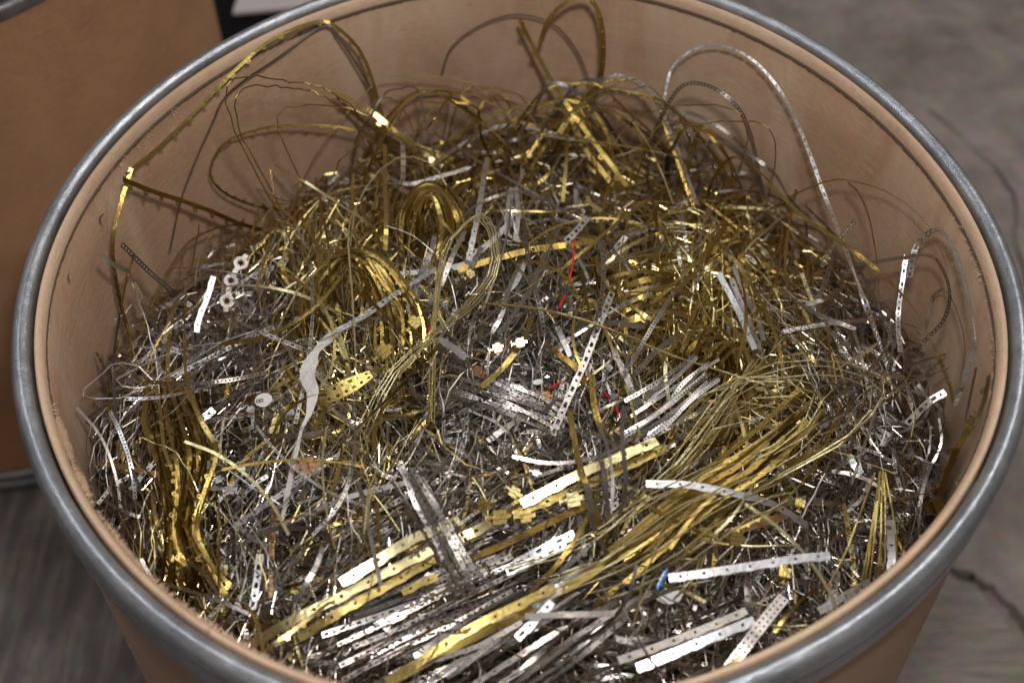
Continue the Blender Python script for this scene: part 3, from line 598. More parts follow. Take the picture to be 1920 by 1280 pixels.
strip(S, 'slot', 4.0, [(950, 1072, .04), (1010, 1045, .043), (1060, 1018, .044)], 'bright slotted strip beside the flashing one amid the parallel steel strips', .1, .1, tint=.95)
strip(S, 'slot', 4.0, [(970, 1195, .05), (1005, 1160, .052), (1036, 1128, .052)], 'blue-white strip lying across the front brass strips', .1, .15, tint=1)
strip(S, 'plain', 3.0, [(985, 1155, .06), (1060, 1152, .062), (1152, 1150, .06)], 'thin dark strip lying level over the front, bent at its right end', .5, .4, tint=.3)
strip(S, 'slot', 3.8, [(720, 1180, .03), (735, 1160, .032), (760, 1150, .032)], 'small flashing scrap left of the parallel steel strips', .0, .0, tint=1)
GP = 'parallel steel strips at the front'
bundle(S, 'slot', 2.7, [(640, 1240, .022), (760, 1180, .026), (880, 1120, .028), (1000, 1060, .028)], 24, (-60, -210), 'punched steel strip among the parallel ones at the front', GP, .45, .7, tint=.55, ts=.25, dl=.0001, jit=7)
bundle(S, 'dots', 2.6, [(820, 1290, .03), (930, 1225, .032), (1040, 1165, .034), (1160, 1090, .032)], 14, (110, 130), 'grey strip among the parallel ones at the front right of the long olive strip', 'steel strips front right of the long olive strip', .5, .6, tint=.5, ts=.25, dl=.0001, jit=7)
bundle(S, 'slot', 2.4, [(740, 850, .075), (785, 930, .072), (830, 1010, .065), (868, 1075, .058), (893, 1120, .05)], 8, (50, -20), 'grey perforated strip in the doubled bundle pointing at the viewer', 'grey strips in the doubled bundle', .5, .45, tint=.4, ts=.15, dl=.0005, jit=5)
bundle(S, 'ladder', 2.0, [(1170, 815, .045), (1235, 770, .05), (1290, 725, .054), (1342, 680, .056)], 12, (34, 60), 'pinkish grey strip in the frayed sheaf right of the centre', 'grey strips in the frayed sheaf', .3, .5, tint=.6, ts=.2, dl=.0003, jit=5, ds=.2)
bundle(S, 'slot', 1.9, [(800, 690, .02), (880, 718, .024), (960, 745, .026), (1060, 790, .022)], 10, (-20, 50), 'grey strip in the flat sheaf sloping down to the right in the middle', 'grey strips in the middle flat sheaf', .4, .4, tint=.5, ts=.25, dl=.0003)
bundle(S, 'dots', 3.0, [(925, 450, .035), (905, 500, .035), (880, 560, .03), (850, 620, .024)], 6, (190, 60), 'grey strip hanging among those above the centre', 'grey strips above the centre', .3, .5, tint=.6, ts=.3)
# nested brass arches and hanks
for k in range(22):
    f = k/21-.5; w_ = lambda a: a*f+random.gauss(0, 4)
    strip(B, 'lug' if k % 2 else 'plain', random.uniform(2.0, 3.0), [(312+w_(70), 722+random.gauss(0, 12), .028), (330+w_(95), 780, .036), (345+w_(110), 850, .038), (345+w_(75), 920, .036), (338+w_(55), 990, .034), (352+w_(85), 1050, .032), (372+w_(120), 1092+random.gauss(0, 10)+18*abs(f), .022), (400+w_(120), 1106, .008)],
          'brass strip in the upright golden bundle at lower left', .75+random.gauss(0, .4), .6+random.gauss(0, .5), tint=random.uniform(0, .45), group='brass strips in the upright bundle', jag=.0009)
for k in range(17):
    f = k/16; w0 = 45+80*f
    cx = 655+random.gauss(0, 8)+12*f
    strip(B, 'lug' if k % 3 else 'dots', random.uniform(1.7, 2.8), [(cx-w0*.75, 640+random.gauss(0, 12), .012), (cx-w0*.85, 560, .03), (cx-w0*.35, 500-28*f, .045), (cx+w0*.25, 490-20*f, .05), (cx+w0*.75, 540, .04), (cx+w0*1.0, 600, .028), (cx+w0*1.05, 680+random.gauss(0, 15), .012)],
          'brass strip in the nested arches left of the centre', .9+random.gauss(0, .4), .7+random.gauss(0, .4), tint=random.uniform(.0, .5), group='brass strips in the left nested arches', jag=.0012)
for k in range(15):
    f = k/14; w0 = 18+44*f; cx = 808+random.gauss(0, 4)
    strip(B, 'dots' if k % 2 else 'plain', random.uniform(2.2, 3.4), [(cx-w0, 470+random.gauss(0, 10), .012), (cx-w0*.95, 400, .03), (cx-w0*.3, 372-26*f, .04), (cx+w0*.4, 374-24*f, .04), (cx+w0, 410, .03), (cx+w0*1.05, 470, .012)],
          'brass strip in the narrow nested arches at the back', .9+random.gauss(0, .25), .7+random.gauss(0, .3), tint=random.uniform(.05, .6), group='brass strips in the back nested arches')
for k in range(10):
    y = 512+k*15+random.gauss(0, 4); x0 = 1155+random.gauss(0, 25); x1 = 1290+random.gauss(0, 40)
    strip(B, 'lug' if k % 3 == 0 else 'plain', random.uniform(2.6, 4.0), [(x0, y+28, .012), (x0+45, y+6, .026), ((x0+x1)/2, y-3, .03), (x1-35, y+6, .026), (x1, y+24, .016)],
          'broad brass strip in the stack of level arcs right of the centre', .25+random.gauss(0, .25), .35, tint=random.uniform(.1, .7), group='brass strips in the level arcs', jag=.0006)
bundle(B, 'plain', 2.6, [(1150, 470, .02), (1165, 520, .022), (1180, 580, .02), (1195, 640, .015)], 9, (150, -20), 'narrow brass strip hanging down right of the centre', 'hanging brass strips right of the centre', .6, .4, tint=.35, ts=.3)
bundle(B, 'dots', 3.0, [(1290, 720, .012), (1300, 670, .03), (1340, 625, .036), (1375, 650, .03), (1392, 720, .014)], 9, (70, 30), 'brass strip in the small upright loops below the white-bright strip', 'brass strips in the small upright loops', .8, .3, tint=.45, ts=.3)
for k in range(26):      # untidy big loops at the back of the heap
    x0 = random.uniform(640, 1080); x1 = x0+random.uniform(120, 420); yt = random.uniform(150, 260); y0 = random.uniform(250, 380); y1 = random.uniform(270, 400); rho = random.uniform(.19, .25)
    strip(B if k % 4 else S, random.choice(['dots', 'plain', 'lug']), random.uniform(1.7, 2.9), [(x0, y0, .01), (x0+(x1-x0)*.15, (yt+y0)/2, rho-.01), (x0+(x1-x0)*.4, yt, rho), (x0+(x1-x0)*.7, yt+random.uniform(5, 40), rho), (x1, y1, .01)],
          ('dark brass' if k % 4 else 'dark steel')+' strip in the untidy loops at the back of the heap', random.gauss(.7, .45), random.gauss(.6, .45), tint=random.uniform(0, .45), group='strips in the untidy back loops', jag=.0022)
for k in range(22):
    x0 = random.uniform(640, 1250); x1 = x0+random.uniform(90, 360)*random.choice([1, -1]); yt = random.uniform(150, 250); rho = random.uniform(.18, .25)
    wires([(x0, random.uniform(250, 360), .01), (x0+(x1-x0)*.2, yt+40, rho-.015), (x0+(x1-x0)*.5, yt, rho), (x0+(x1-x0)*.85, yt+random.uniform(10, 60), rho-.01), (x1, random.uniform(260, 380), .01)], 'thin wire loop in the tangle at the back of the heap', .36, tint=random.uniform(.1, .6), group='wire loops in the back tangle', kink=.0005)
for k in range(8):
    x0 = random.uniform(1180, 1330); x1 = x0+random.uniform(80, 230); yt = random.uniform(150, 300); y0 = random.uniform(300, 380); rho = random.uniform(.2, .25)
    strip(B if k % 2 else S, random.choice(['dots', 'ladder', 'plain']), random.uniform(2.2, 3.2), [(x0, y0, .01), (x0+12, (yt+y0)/2, rho-.01), (x0+(x1-x0)*.35, yt, rho), (x0+(x1-x0)*.8, yt+55, rho), (x1, y0+30, .01)],
          ('olive brass' if k % 2 else 'dark steel')+' strip in the loops at the back right of the heap', random.gauss(.6, .35), random.gauss(.5, .35), tint=random.uniform(0, .5), group='strips in the back right loops')
# wires
GW = 'wires in the tall loop left of the centre'
for k in range(4):
    d = (k-1.5)*7
    wires([(808+d*.6, 790, .02), (812+d*.4, 640, .05), (818+d*.3, 560, .07), (835+d*.5, 470, .085), (868+d*.3, 424-d*.6, .09), (900+d, 406-d*.3, .09), (924+d*.6, 440, .088), (928+d*.7, 505, .08), (892+d, 560, .07), (820+d, 625, .055), (742+d, 692, .045), (692+d*1.4, 782, .035), (655+d*2, 860, .02)], 'pale wire in the tall loop left of the centre', .28, tint=.8, group=GW)
wires([(661, 395, .06), (654, 440, .06), (655, 470, .055), (663, 600, .05), (668, 692, .04)], 'single thin wire hanging upright over the left nested arches', .4, tint=.95)
wires([(568, 480, .03), (560, 380, .24), (575, 320, .24), (640, 225, .24), (700, 160, .24), (738, 143, .24), (865, 150, .235), (905, 172, .23), (950, 215, .22), (970, 240, .21)], 'fine brass wire bowed across the upper left of the heap', .4, tint=.8)
wires([(655, 470, .03), (665, 400, .045), (700, 330, .06), (760, 293, .07), (810, 310, .06), (838, 350, .05), (842, 400, .02)], 'fine brass wire arched over the back nested arches', .4, tint=.7)
wires([(1000, 205, .22), (1080, 202, .22), (1160, 208, .21), (1205, 255, .2), (1240, 320, .05), (1262, 384, .03)], 'bright wire curving down at the back right of the centre', .45, tint=.95)
wires([(990, 250, .05), (1060, 262, .06), (1150, 270, .06), (1250, 290, .05), (1330, 310, .03)], 'fine wire lying level across the back loops', .4, tint=.6)
wires([(470, 622, .03), (400, 650, .035), (330, 690, .04), (270, 725, .045), (215, 748, .05), (165, 744, .055), (153, 733, .055), (195, 695, .05), (215, 682, .05), (250, 678, .05), (292, 722, .04)], 'thin pale wire loop reaching out at the far left', .35, m_='S', tint=.9, kink=.0006)
wires([(290, 722, .04), (248, 728, .045), (218, 716, .045), (260, 690, .045), (340, 655, .04), (430, 640, .03)], 'second pale wire looped inside the far left one', .35, m_='S', tint=.8)
wires([(400, 432, .24), (376, 470, .24), (368, 510, .235), (366, 548, .23)], 'short wire hanging down above the star washers', .4, tint=.8)
wires([(318, 500, .24), (400, 508, .05), (480, 522, .045), (500, 550, .03)], 'wire lying level behind the star washers', .4, m_='S', tint=.6)
wires([(640, 478, .04), (580, 520, .045), (545, 570, .04), (520, 620, .03)], 'brass wire slanting left from the nested arches', .5, tint=.8)
wires([(250, 480, .24), (230, 560, .25), (240, 620, .25), (262, 690, .24), (300, 770, .03)], 'brass wire bowed down the left wall', .6, tint=.2)
wires([(260, 640, .25), (290, 560, .25), (340, 470, .25), (400, 430, .245), (470, 424, .24), (540, 450, .22)], 'dark wire in a wide bow left of the eared strip', .6, tint=.1)
for k in range(9):
    f = k/8; s_ = 1-.075*k
    wires(off([(1235, 900, .03), (1290, 800, .05), (1350, 725, .065), (1420, 680, .075), (1510, 665, .08), (1585, 672, .08), (1655, 700, .078), (1650, 745, .075), (1600, 800, .065), (1520, 855, .055), (1420, 905, .04), (1340, 960, .02)], -80*f+random.gauss(0, 16), 34*f+random.gauss(0, 14), s_), 'golden wire in the wide fan of loops right of the centre', .27, tint=.7+random.uniform(-.2, .2), group='wires in the wide golden fan', kink=.0005, step=.02)
for k in range(6):
    f = random.random()*1.6-.3
    wires([(1180+60*f, 940-30*f, .03), (1260+60*f, 860-20*f, .045), (1340+60*f, 760-50*f, .055), (1380+80*f, 700-60*f, .06)], 'golden wire rising steeply into the fan right of the centre', .28, tint=.8, group='steep golden wires', kink=.0004)
for k in range(9):
    f = random.gauss(0, 1.2)
    wires([(1000+40*f, 1080+12*f, .045), (1120+40*f, 1035+10*f, .05), (1260+40*f, 945+8*f, .055), (1400+30*f, 880+14*f, .05)], 'thin golden wire lying along the slanting sheaf', .28, tint=.85, group='wires along the slanting sheaf', kink=.0005)
for k in range(8):
    a = random.gauss(0, 26)
    wires([(1653+a*.2, 885, .06), (1650+a*.6, 960, .055), (1644+a, 1040, .045), (1638+a*1.6, 1115, .03)], 'olive wire in the upright spray near the right rim', .45, tint=.5, group='wires in the upright spray')
wires([(1560, 670, .04), (1640, 700, .05), (1700, 745, .05), (1715, 800, .045), (1690, 850, .03)], 'wire hoop beside the level slotted strip at right', .38, tint=.5)
wires([(1540, 860, .045), (1590, 790, .05), (1620, 745, .05), (1690, 700, .04)], 'grey wire rising toward the right wall', .38, m_='S', tint=.5)
wires([(905, 570, .045), (975, 575, .05), (1060, 590, .055), (1150, 620, .055), (1220, 650, .05), (1258, 690, .045), (1262, 712, .04)], 'brass wire sloping across the centre of the heap', .55, tint=.6)
wires([(1190, 640, .05), (1300, 680, .055), (1390, 708, .055), (1436, 722, .055), (1450, 765, .045), (1436, 800, .035)], 'brass wire sloping right above the golden fan', .5, tint=.6)
wires([(845, 170, .23), (830, 280, .02)], 'short straight wire near the back', .35, tint=.4)
wires([(1310, 1012, .04), (1380, 1020, .045), (1440, 1024, .045), (1500, 1022, .04)], 'pale copper wire at the square brass terminals', .5, tint=1)
wires([(1170, 1140, .06), (1190, 1180, .06), (1215, 1230, .055), (1250, 1270, .05)], 'wire bending toward the front rim', .5, m_='S', tint=.5)
wires([(700, 910, .05), (690, 960, .05), (682, 1000, .045), (700, 880, .045), (740, 862, .03)], 'bright brass wire hooked over the lower left strips', .5, tint=.9)
wires([(612, 800, .045), (606, 880, .045), (612, 960, .04), (628, 1030, .03)], 'brass wire hanging left of the lower strips', .5, tint=.9)
for k in range(14):
    x = random.uniform(1180, 1500); y = random.uniform(1040, 1180); a = random.choice([random.gauss(1.2, .2), random.gauss(-.1, .15)]); l = random.uniform(40, 110)
    wires([(x, y, .04), (x+l*math.cos(a)*.5+random.gauss(0, 4), y-l*math.sin(a)*.5, .045), (x+l*math.cos(a), y-l*math.sin(a), .04)], 'stray gold wire near the frosted silver strip', .36, tint=.9, group='stray wires near the frosted strip')
for pts, lb in (([(1076, 450, .05), (1073, 490, .05), (1067, 530, .045)], 'bright red insulated wire above the centre'), ([(1060, 553, .035), (1048, 576, .033)], 'short red wire stub just below the bright red one'), ([(1030, 728, .016), (1045, 720, .018), (1060, 713, .016)], 'red wire piece left of the crisp slotted strip'), ([(1128, 730, .014), (1138, 742, .016), (1146, 752, .014)], 'red wire piece right of the crisp slotted strip'), ([(1155, 760, .026), (1160, 782, .025)], 'tiny red wire stub below the right red piece'), ([(806, 612, .03), (802, 632, .03)], 'tiny red bit at the foot of the tall wire loop'), ([(1196, 560, .02), (1198, 590, .02), (1200, 602, .02)], 'red bit peeping between the level brass arcs')):
    wires(pts, lb, .6, mt=M_RED, name='red_wire', cat='insulated wire', kink=.0002)

# little stamped terminals: a folded box with a slotted top
def terminal(px, py, lift, ang, size, mt, label, name='terminal', cat='terminal', tint=.7):
    c = at(px, py, lift); dx = at(px+4, py, lift)-c; dy = at(px, py-4, lift)-c
    a = math.radians(ang); u = (dx*math.cos(a)+dy*math.sin(a)); u /= np.linalg.norm(u)
    n = REF-u*(REF@u); n /= np.linalg.norm(n); v = np.cross(n, u); s = size/1000
    V = []; Q = []
    def box(x0, x1, y0, y1, z0, z1):
        k = len(V)
        for x in (x0, x1):
            for y in (y0, y1):
                for z in (z0, z1): V.append(c+s*(x*u+y*v+z*n))
        for q in ((0, 1, 3, 2), (4, 6, 7, 5), (0, 4, 5, 1), (2, 3, 7, 6), (0, 2, 6, 4), (1, 5, 7, 3)): Q.append([k+i for i in q])
    for i in range(3): box(-.5, .5, -.5+.345*i, -.5+.345*i+.30, .28, .36)      # slotted top leaf
    box(-.5, .5, -.56, -.50, -.1, .36); box(-.5, .5, .50, .56, -.1, .36); box(-.5, .5, -.5, .5, -.1, -.04)
    box(-1.05, -.5, -.12, .12, -.1, -.02); box(.5, .95, -.2, .2, -.1, -.02); box(-1.15, -1.05, -.34, .34, -.1, .16)
    o = mesh_obj(name, V, Q, mt, tint=tint); return tag(o, label, cat)
terminal(985, 905+62, .05, 8, 5.6, M_BR, 'square slotted brass terminal beside the pale short brass strip')
terminal(936, 968, .05, 6, 6.6, M_BR, 'left large slotted brass terminal in the lower middle', tint=.5)
terminal(1075, 935, .05, 10, 6.6, M_BR, 'slotted brass terminal under the flashing brass strip', tint=.9)
terminal(905, 948, .045, 30, 5.5, M_BR, 'orange-gold terminal tipped up left of the large one', tint=.2)
terminal(965, 922, .05, -32, 5.0, M_BR, 'folded brass terminal at the left end of the flashing strip', tint=.8)
terminal(1320, 1000, .045, -8, 6.4, M_BR, 'left of the two square brass terminals at lower right', tint=.7)
terminal(1378, 1008, .045, -8, 6.4, M_BR, 'right of the two square brass terminals at lower right', tint=.6)
terminal(1498, 945, .04, 80, 5.0, M_BR, 'brass terminal right of the broad curving steel strip', tint=.7)
terminal(1470, 1075, .04, 85, 5.5, M_BR, 'upright brass terminal right of the frosted strip', tint=.5)
terminal(1755, 948, .03, 30, 7.5, M_BR, 'golden terminal close to the right rim', tint=.5)
terminal(776, 606, .035, 45, 6.2, M_BR, 'box-shaped brass terminal right of the left nested arches', tint=.6)
terminal(718, 660, .035, 40, 7.0, M_BR, 'larger box-shaped brass terminal below the left nested arches', tint=.5)
terminal(880, 535-20, .035, 38, 4.6, M_BR, 'small ribbed brass terminal above the centre', tint=.8)
terminal(578, 872, .035, 12, 8.0, M_CU, 'rose-coloured terminal block with bright ribs at lower left', tint=.9)
terminal(932, 652, .03, 20, 4.6, M_CU, 'tan crimp at the end of a wire in the centre', name='crimp', cat='crimp', tint=.2)
terminal(975, 642, .03, 10, 4.6, M_CU, 'second tan crimp right of the first in the centre', name='crimp', cat='crimp', tint=.2)
terminal(898, 696, .03, -15, 5.2, M_CU, 'tan crimp on the flat grey sheaf', name='crimp', cat='crimp', tint=.4)
terminal(1022, 742, .022, 0, 4.8, M_CU, 'orange crimp by the left red wire piece', name='crimp', cat='crimp', tint=.1)
for i, (x, y, a) in enumerate([(410, 898, 15), (432, 918, 10), (395, 870, 5), (322, 925, 80), (343, 940, 85), (470, 770, 70), (545, 775, 85), (1140, 690, 50), (1150, 745, 40), (1005, 905-20, -15), (455, 880, 100), (370, 930, 85)]):
    terminal(x, y, .03, a, random.uniform(3.2, 4.2), M_SI, 'small folded steel terminal tangled in the heap' if False else 'small folded steel terminal ' + ['over the upright brass bundle, upper of two', 'over the upright brass bundle, lower of two', 'at the left edge of the upright brass bundle', 'at far lower left, left of a close pair', 'at far lower left, right of a close pair', 'below the star washers near the white disc', 'just left of the plastic film', 'right of the crisp slotted strip', 'near the right red wire piece', 'above the flashing brass strip', 'right of the two over the brass bundle', 'below the slotted strip end at lower left'][i], tint=.9)
# white disc with the figure 8, white pad, blue bit
def pad(px, py, lift, rx, ry, ang, mt, name, label, cat, th=.0012, n=20, shape=None):
    c = at(px, py, lift); dx = at(px+4, py, lift)-c; a = math.radians(ang)
    u = dx/np.linalg.norm(dx); nrm = np.array([.1, -.5, .85]); nrm = nrm-u*(nrm@u); nrm /= np.linalg.norm(nrm); v = np.cross(nrm, u)
    u, v = u*math.cos(a)+v*math.sin(a), -u*math.sin(a)+v*math.cos(a); V = []; Q = []
    for z in (0, th):
        for k in range(n):
            t_ = 2*math.pi*k/n; s_ = 1 if shape is None else shape[k % len(shape)]
            V.append(c+u*rx*s_*math.cos(t_)+v*ry*s_*math.sin(t_)+nrm*z)
    V.append(c+nrm*th*1.15); V.append(c)
    for k in range(n):
        j = (k+1) % n; Q += [(n+k, n+j, 2*n), (j, k, 2*n+1), (k, j, n+j), (k, n+j, n+k)]
    o = mesh_obj(name, V, Q, mt); tag(o, label, cat); return o, c, u, v, nrm
o, c, u, v, nrm = pad(495, 750, .036, .0052, .0040, 12, M_WHITE, 'white_disc', 'small white plastic disc printed with a black figure 8, left of the film', 'plastic disc')
V = []; Q = []; c8 = c - u*.0022                     # the printed figure: two small rings
for cc in (-.00105, .00105):
    k0 = len(V); n = 14
    for r_ in (.0006, .00115):
        for k in range(n):
            t_ = 2*math.pi*k/n; V.append(c8+u*(cc+r_*math.cos(t_))+v*r_*math.sin(t_)+nrm*(.0015+.00002*(cc > 0)))
    for k in range(n): Q.append((k0+k, k0+(k+1) % n, k0+n+(k+1) % n, k0+n+k))
mesh_obj('printed_figure', V, Q, M_BLACK, o)
pad(1255, 1118, .035, .0072, .0036, 10, M_WHITE, 'white_pad', 'smooth white oval pad under stray wires at the lower right', 'plastic pad', shape=[1, 1.02, .98, .9, .86, .92, 1.0, 1.05])
pad(1240, 1085, .035, .0012, .0062, -28, M_BLUE, 'blue_chip', 'small blue plastic piece left of the frosted silver strip', 'plastic piece', .002)
pad(1008, 716, .04, .0030, .0016, 10, M_WHITE, 'white_chip', 'tiny white chip left of the crisp slotted strip', 'plastic chip', .001)
pad(1735, 1012, .03, .0050, .0014, -30, M_WHITE, 'white_chip', 'narrow white curved chip close to the right rim', 'plastic chip', .002)

# say which member of each bundle is which: ordered by where it truly lies
NTH = 'first second third fourth fifth sixth seventh eighth ninth tenth eleventh twelfth thirteenth fourteenth fifteenth sixteenth seventeenth eighteenth nineteenth twentieth'.split()
NTH += ['twenty-'+x for x in NTH[:9]]
for g_, lst in ORDER.items():
    base = {}
    for e in lst: base.setdefault(e[0]['label'], []).append(e)
    for lb, es in base.items():
        topdown = 'arches' in lb or 'arcs' in lb or 'fan of' in lb
        es.sort(key=lambda e: e[2] if topdown else e[1])
        for i, e in enumerate(es): e[0]['label'] = ' '.join(lb.split()[:11])+', '+NTH[i]+(' from the top' if topdown else ' from the left')
# ------------------------------------------------------------------ the rest of the heap: direction, colour and density follow what lies where
ZONES = [  # x, y, rx, ry, angle, spread, brass share, words
 (340, 900, 75, 200, 95, 14, .92, 'in the upright bundle area at lower left'), (235, 900, 60, 190, 85, 30, .04, 'at the far left under the rim'),
 (350, 720, 150, 60, 10, 40, .12, 'near the left wall'), (480, 620, 150, 80, -20, 60, .12, 'near the left wall'), (480, 880, 120, 110, 30, 50, .2, 'at lower left'),
 (650, 560, 105, 110, 100, 25, .92, 'around the nested arches left of the centre'), (650, 760, 110, 100, 80, 50, .8, 'around the nested arches left of the centre'),
 (800, 430, 90, 110, 95, 20, .85, 'around the back nested arches'), (850, 270, 200, 80, 20, 50, .55, 'along the back of the heap'), (1150, 300, 260, 80, 10, 45, .6, 'along the back of the heap'),
 (950, 480, 120, 100, 70, 35, .25, 'above the centre'), (1000, 620, 150, 120, 60, 60, .1, 'in the centre'), (930, 780, 200, 100, -20, 50, .15, 'in the centre'),
 (1080, 800, 150, 80, 20, 80, .08, 'in the centre'), (1280, 540, 180, 130, 5, 55, .9, 'in the golden tangle right of the centre'), (1360, 680, 160, 90, 80, 40, .88, 'in the golden tangle right of the centre'),
 (1300, 420, 150, 70, 60, 60, .85, 'in the golden tangle right of the centre'), (1250, 745, 80, 70, 40, 14, .1, 'around the frayed sheaf'), (1400, 820, 150, 100, 40, 16, .85, 'around the slanting brass sheaf'),
 (1600, 640, 150, 100, -40, 50, .2, 'on the right side'), (1660, 850, 170, 120, 60, 80, .06, 'on the right side'), (1600, 1010, 200, 120, 50, 80, .15, 'at the lower right'),
 (1350, 1130, 230, 110, 20, 55, .12, 'at the lower right'), (880, 1130, 300, 130, 29, 8, .15, 'among the parallel strips at the front'), (1150, 1010, 200, 90, 34, 12, .4, 'among the parallel strips at the front'),
 (600, 1060, 150, 100, 40, 45, .25, 'at the lower left front'), (450, 1000, 80, 130, 100, 40, .25, 'at lower left'), (1000, 1320, 500, 100, 20, 40, .1, 'along the front rim'),
 (1100, 400, 150, 60, 30, 60, .4, 'above the centre'), (1730, 760, 90, 120, 60, 90, .04, 'on the right side')]
ZA = np.array([[z[0], z[1], z[2], z[3]] for z in ZONES], float)
def zone(px, py):
    wt = np.exp(-((px-ZA[:, 0])/ZA[:, 2])**2-((py-ZA[:, 1])/ZA[:, 3])**2)+1e-5
    return ZONES[int(RNG.choice(len(ZONES), p=wt/wt.sum()))]
def sample(lmin, lmax, lift0, lift1, curl=.5, rmax=.2715, ymax=1420):
    for _ in range(400):
        px, py = random.uniform(150, 1860), random.uniform(215, ymax)
        p = at(px, py, 0)
        if math.hypot(p[0], p[1]) > rmax-.001: continue
        z = zone(px, py); a = math.radians(random.gauss(z[4], z[5])); l = random.uniform(lmin, lmax); c = random.gauss(0, curl)
        k = 5; pts = []; x, y = px-l/2*math.cos(a), py+l/2*math.sin(a); aa = a-c/2; lf = random.uniform(lift0, lift1); tl = random.gauss(0, .006)*l/150
        for i in range(k):
            pts.append((x, y, lf+tl*(i-2)/2+.004*math.sin(i*math.pi/4)*(1 if lf > 0 else 0))); aa += c/(k-1); x += l/(k-1)*math.cos(aa); y -= l/(k-1)*math.sin(aa)
        P = np.array([at(q[0], q[1], min(q[2], .06)) for q in pts])
        if inside(P, rmax): return P, z, px, py
    return None
def kind_for(br):
    return random.choice(['dots', 'dots', 'plain', 'lug', 'plain']) if br else random.choice(['slot', 'slot', 'slot', 'dots', 'ladder', 'plain', 'dots'])
LOOSE = []
# individual strips and wires of the top layer
while COUNT['B'] < 292 or COUNT['S'] < 292:
    hi_ = random.random() < .35
    s_ = sample(110, 330, .03, .052, .8) if hi_ else sample(70, 230, .004, .028, .7)
    if s_ is None: break
    P, z, px, py = s_; br = random.random() < z[6]*.85
    k = 'B' if br else 'S'
    if COUNT[k] >= 292: continue
    nm, mt, cat = CATN[k]; wd = random.uniform(1.5, 2.5 if hi_ else 3.4)/1000*(1.0 if py > 500 else .85)
    kd = kind_for(br); V, Q = ribbon(spline(P, 24), kd, wd, random.gauss(0, .65), random.gauss(0, .65), T, None, .0004)
    o = mesh_obj(nm, V, Q, mt, tint=float(np.clip(random.gauss(.45, .28), 0, 1))); COUNT[k] += 1
    tag(o, 'loose strip', cat, ('loose brass strips ' if br else 'loose steel strips ')+z[7]); LOOSE.append((o, px, py, kd, 'brass' if br else 'steel', P))
while COUNT['W'] < 292:
    s_ = sample(90, 330, .012, .045, 1.5)
    if s_ is None: break
    P, z, px, py = s_; br = random.random() < max(.3, z[6])
    V, Q = wire(kinkpath(P, 12, .0005), random.uniform(.30, .48)/1000, 4); COUNT['W'] += 1
    o = mesh_obj('brass_wire' if br else 'steel_wire', V, Q, M_BR if br else M_SI, tint=random.uniform(.3, .9))
    tag(o, 'loose wire', 'wire', ('loose brass wires ' if br else 'loose steel wires ')+z[7]); LOOSE.append((o, px, py, 'wire', 'brass' if br else 'steel', P))
LAND = [(580, 720, 'the plastic film'), (495, 750, 'the white disc'), (1255, 1118, 'the white oval pad'), (1075, 490, 'the bright red wire'), (445, 530, 'the star washers'), (340, 900, 'the upright brass bundle'), (655, 540, 'the left nested arches'), (808, 420, 'the back nested arches'),
 (1096, 680, 'the crisp slotted strip'), (1380, 575, 'the white-bright strip'), (820, 980, 'the doubled grey bundle'), (1087, 888, 'the flashing brass strip'), (700, 1055, 'the left broad brass strips'), (860, 1190, 'the long olive strip'), (1340, 900, 'the slanting brass sheaf'), (1400, 1062, 'the frosted strip'),
 (1310, 1205, 'the front white-bright strip'), (1425, 1190, 'the two-rowed strip'), (1675, 1030, 'the upright white strip'), (1650, 960, 'the upright wire spray'), (1500, 690, 'the golden wire fan'), (1270, 750, 'the frayed sheaf'), (930, 740, 'the middle flat sheaf'), (1230, 580, 'the level brass arcs'),
 (1700, 708, 'the level glinting strip'), (1740, 770, 'the propped slotted strip'), (1560, 400, 'the long pale arch'), (1350, 1005, 'the square brass terminals'), (740, 245, 'the broad eared strips'), (1060, 200, 'the steep eared strip'), (480, 1090, 'the lower-left white strip'), (250, 872, 'the brass eyelet end'),
 (940, 965, 'the large brass terminal'), (850, 655, 'the short folded strip'), (640, 730, 'the brass mesh scrap'), (935, 640, 'the tan crimps'), (310, 600, 'the pale left-wall strip'), (400, 665, 'the left ladder strip'), (900, 470, 'the tall wire loop'), (1395, 930, 'the broad curving strip'), (578, 872, 'the rose-coloured block'), (1330, 680, 'the small upright loops'), (1500, 820, 'the fan of wires'), (1140, 1000, 'the wavy brass strip')]
KW = {'slot': 'slotted', 'dots': 'holed', 'ladder': 'ladder-like', 'plain': 'blank', 'lug': 'eared', 'wire': ''}
def look(o, px, py, kd, metal_, P):
    tv = o.data.attributes['tint'].data[0].value; d = P[-1]-P[0]; ln = np.linalg.norm(np.diff(P, axis=0), axis=1).sum()
    sx_ = (d@RT, d@UP); a = math.degrees(math.atan2(sx_[1], sx_[0])) % 180
    ori = 'lying level' if a < 18 or a > 162 else 'leaning right' if a < 68 else 'upright' if a < 112 else 'leaning left'
    sag = np.linalg.norm(d)/ln
    w_ = ['dark' if tv < .25 else 'pale' if tv > .65 else 'mid-toned', 'short' if ln < .035 else 'long' if ln > .065 else '']
    return ' '.join(x for x in w_+[('curved' if sag < .93 else 'straight') if kd == 'wire' else KW[kd], metal_, 'wire' if kd == 'wire' else 'strip', ori] if x)
used = set()
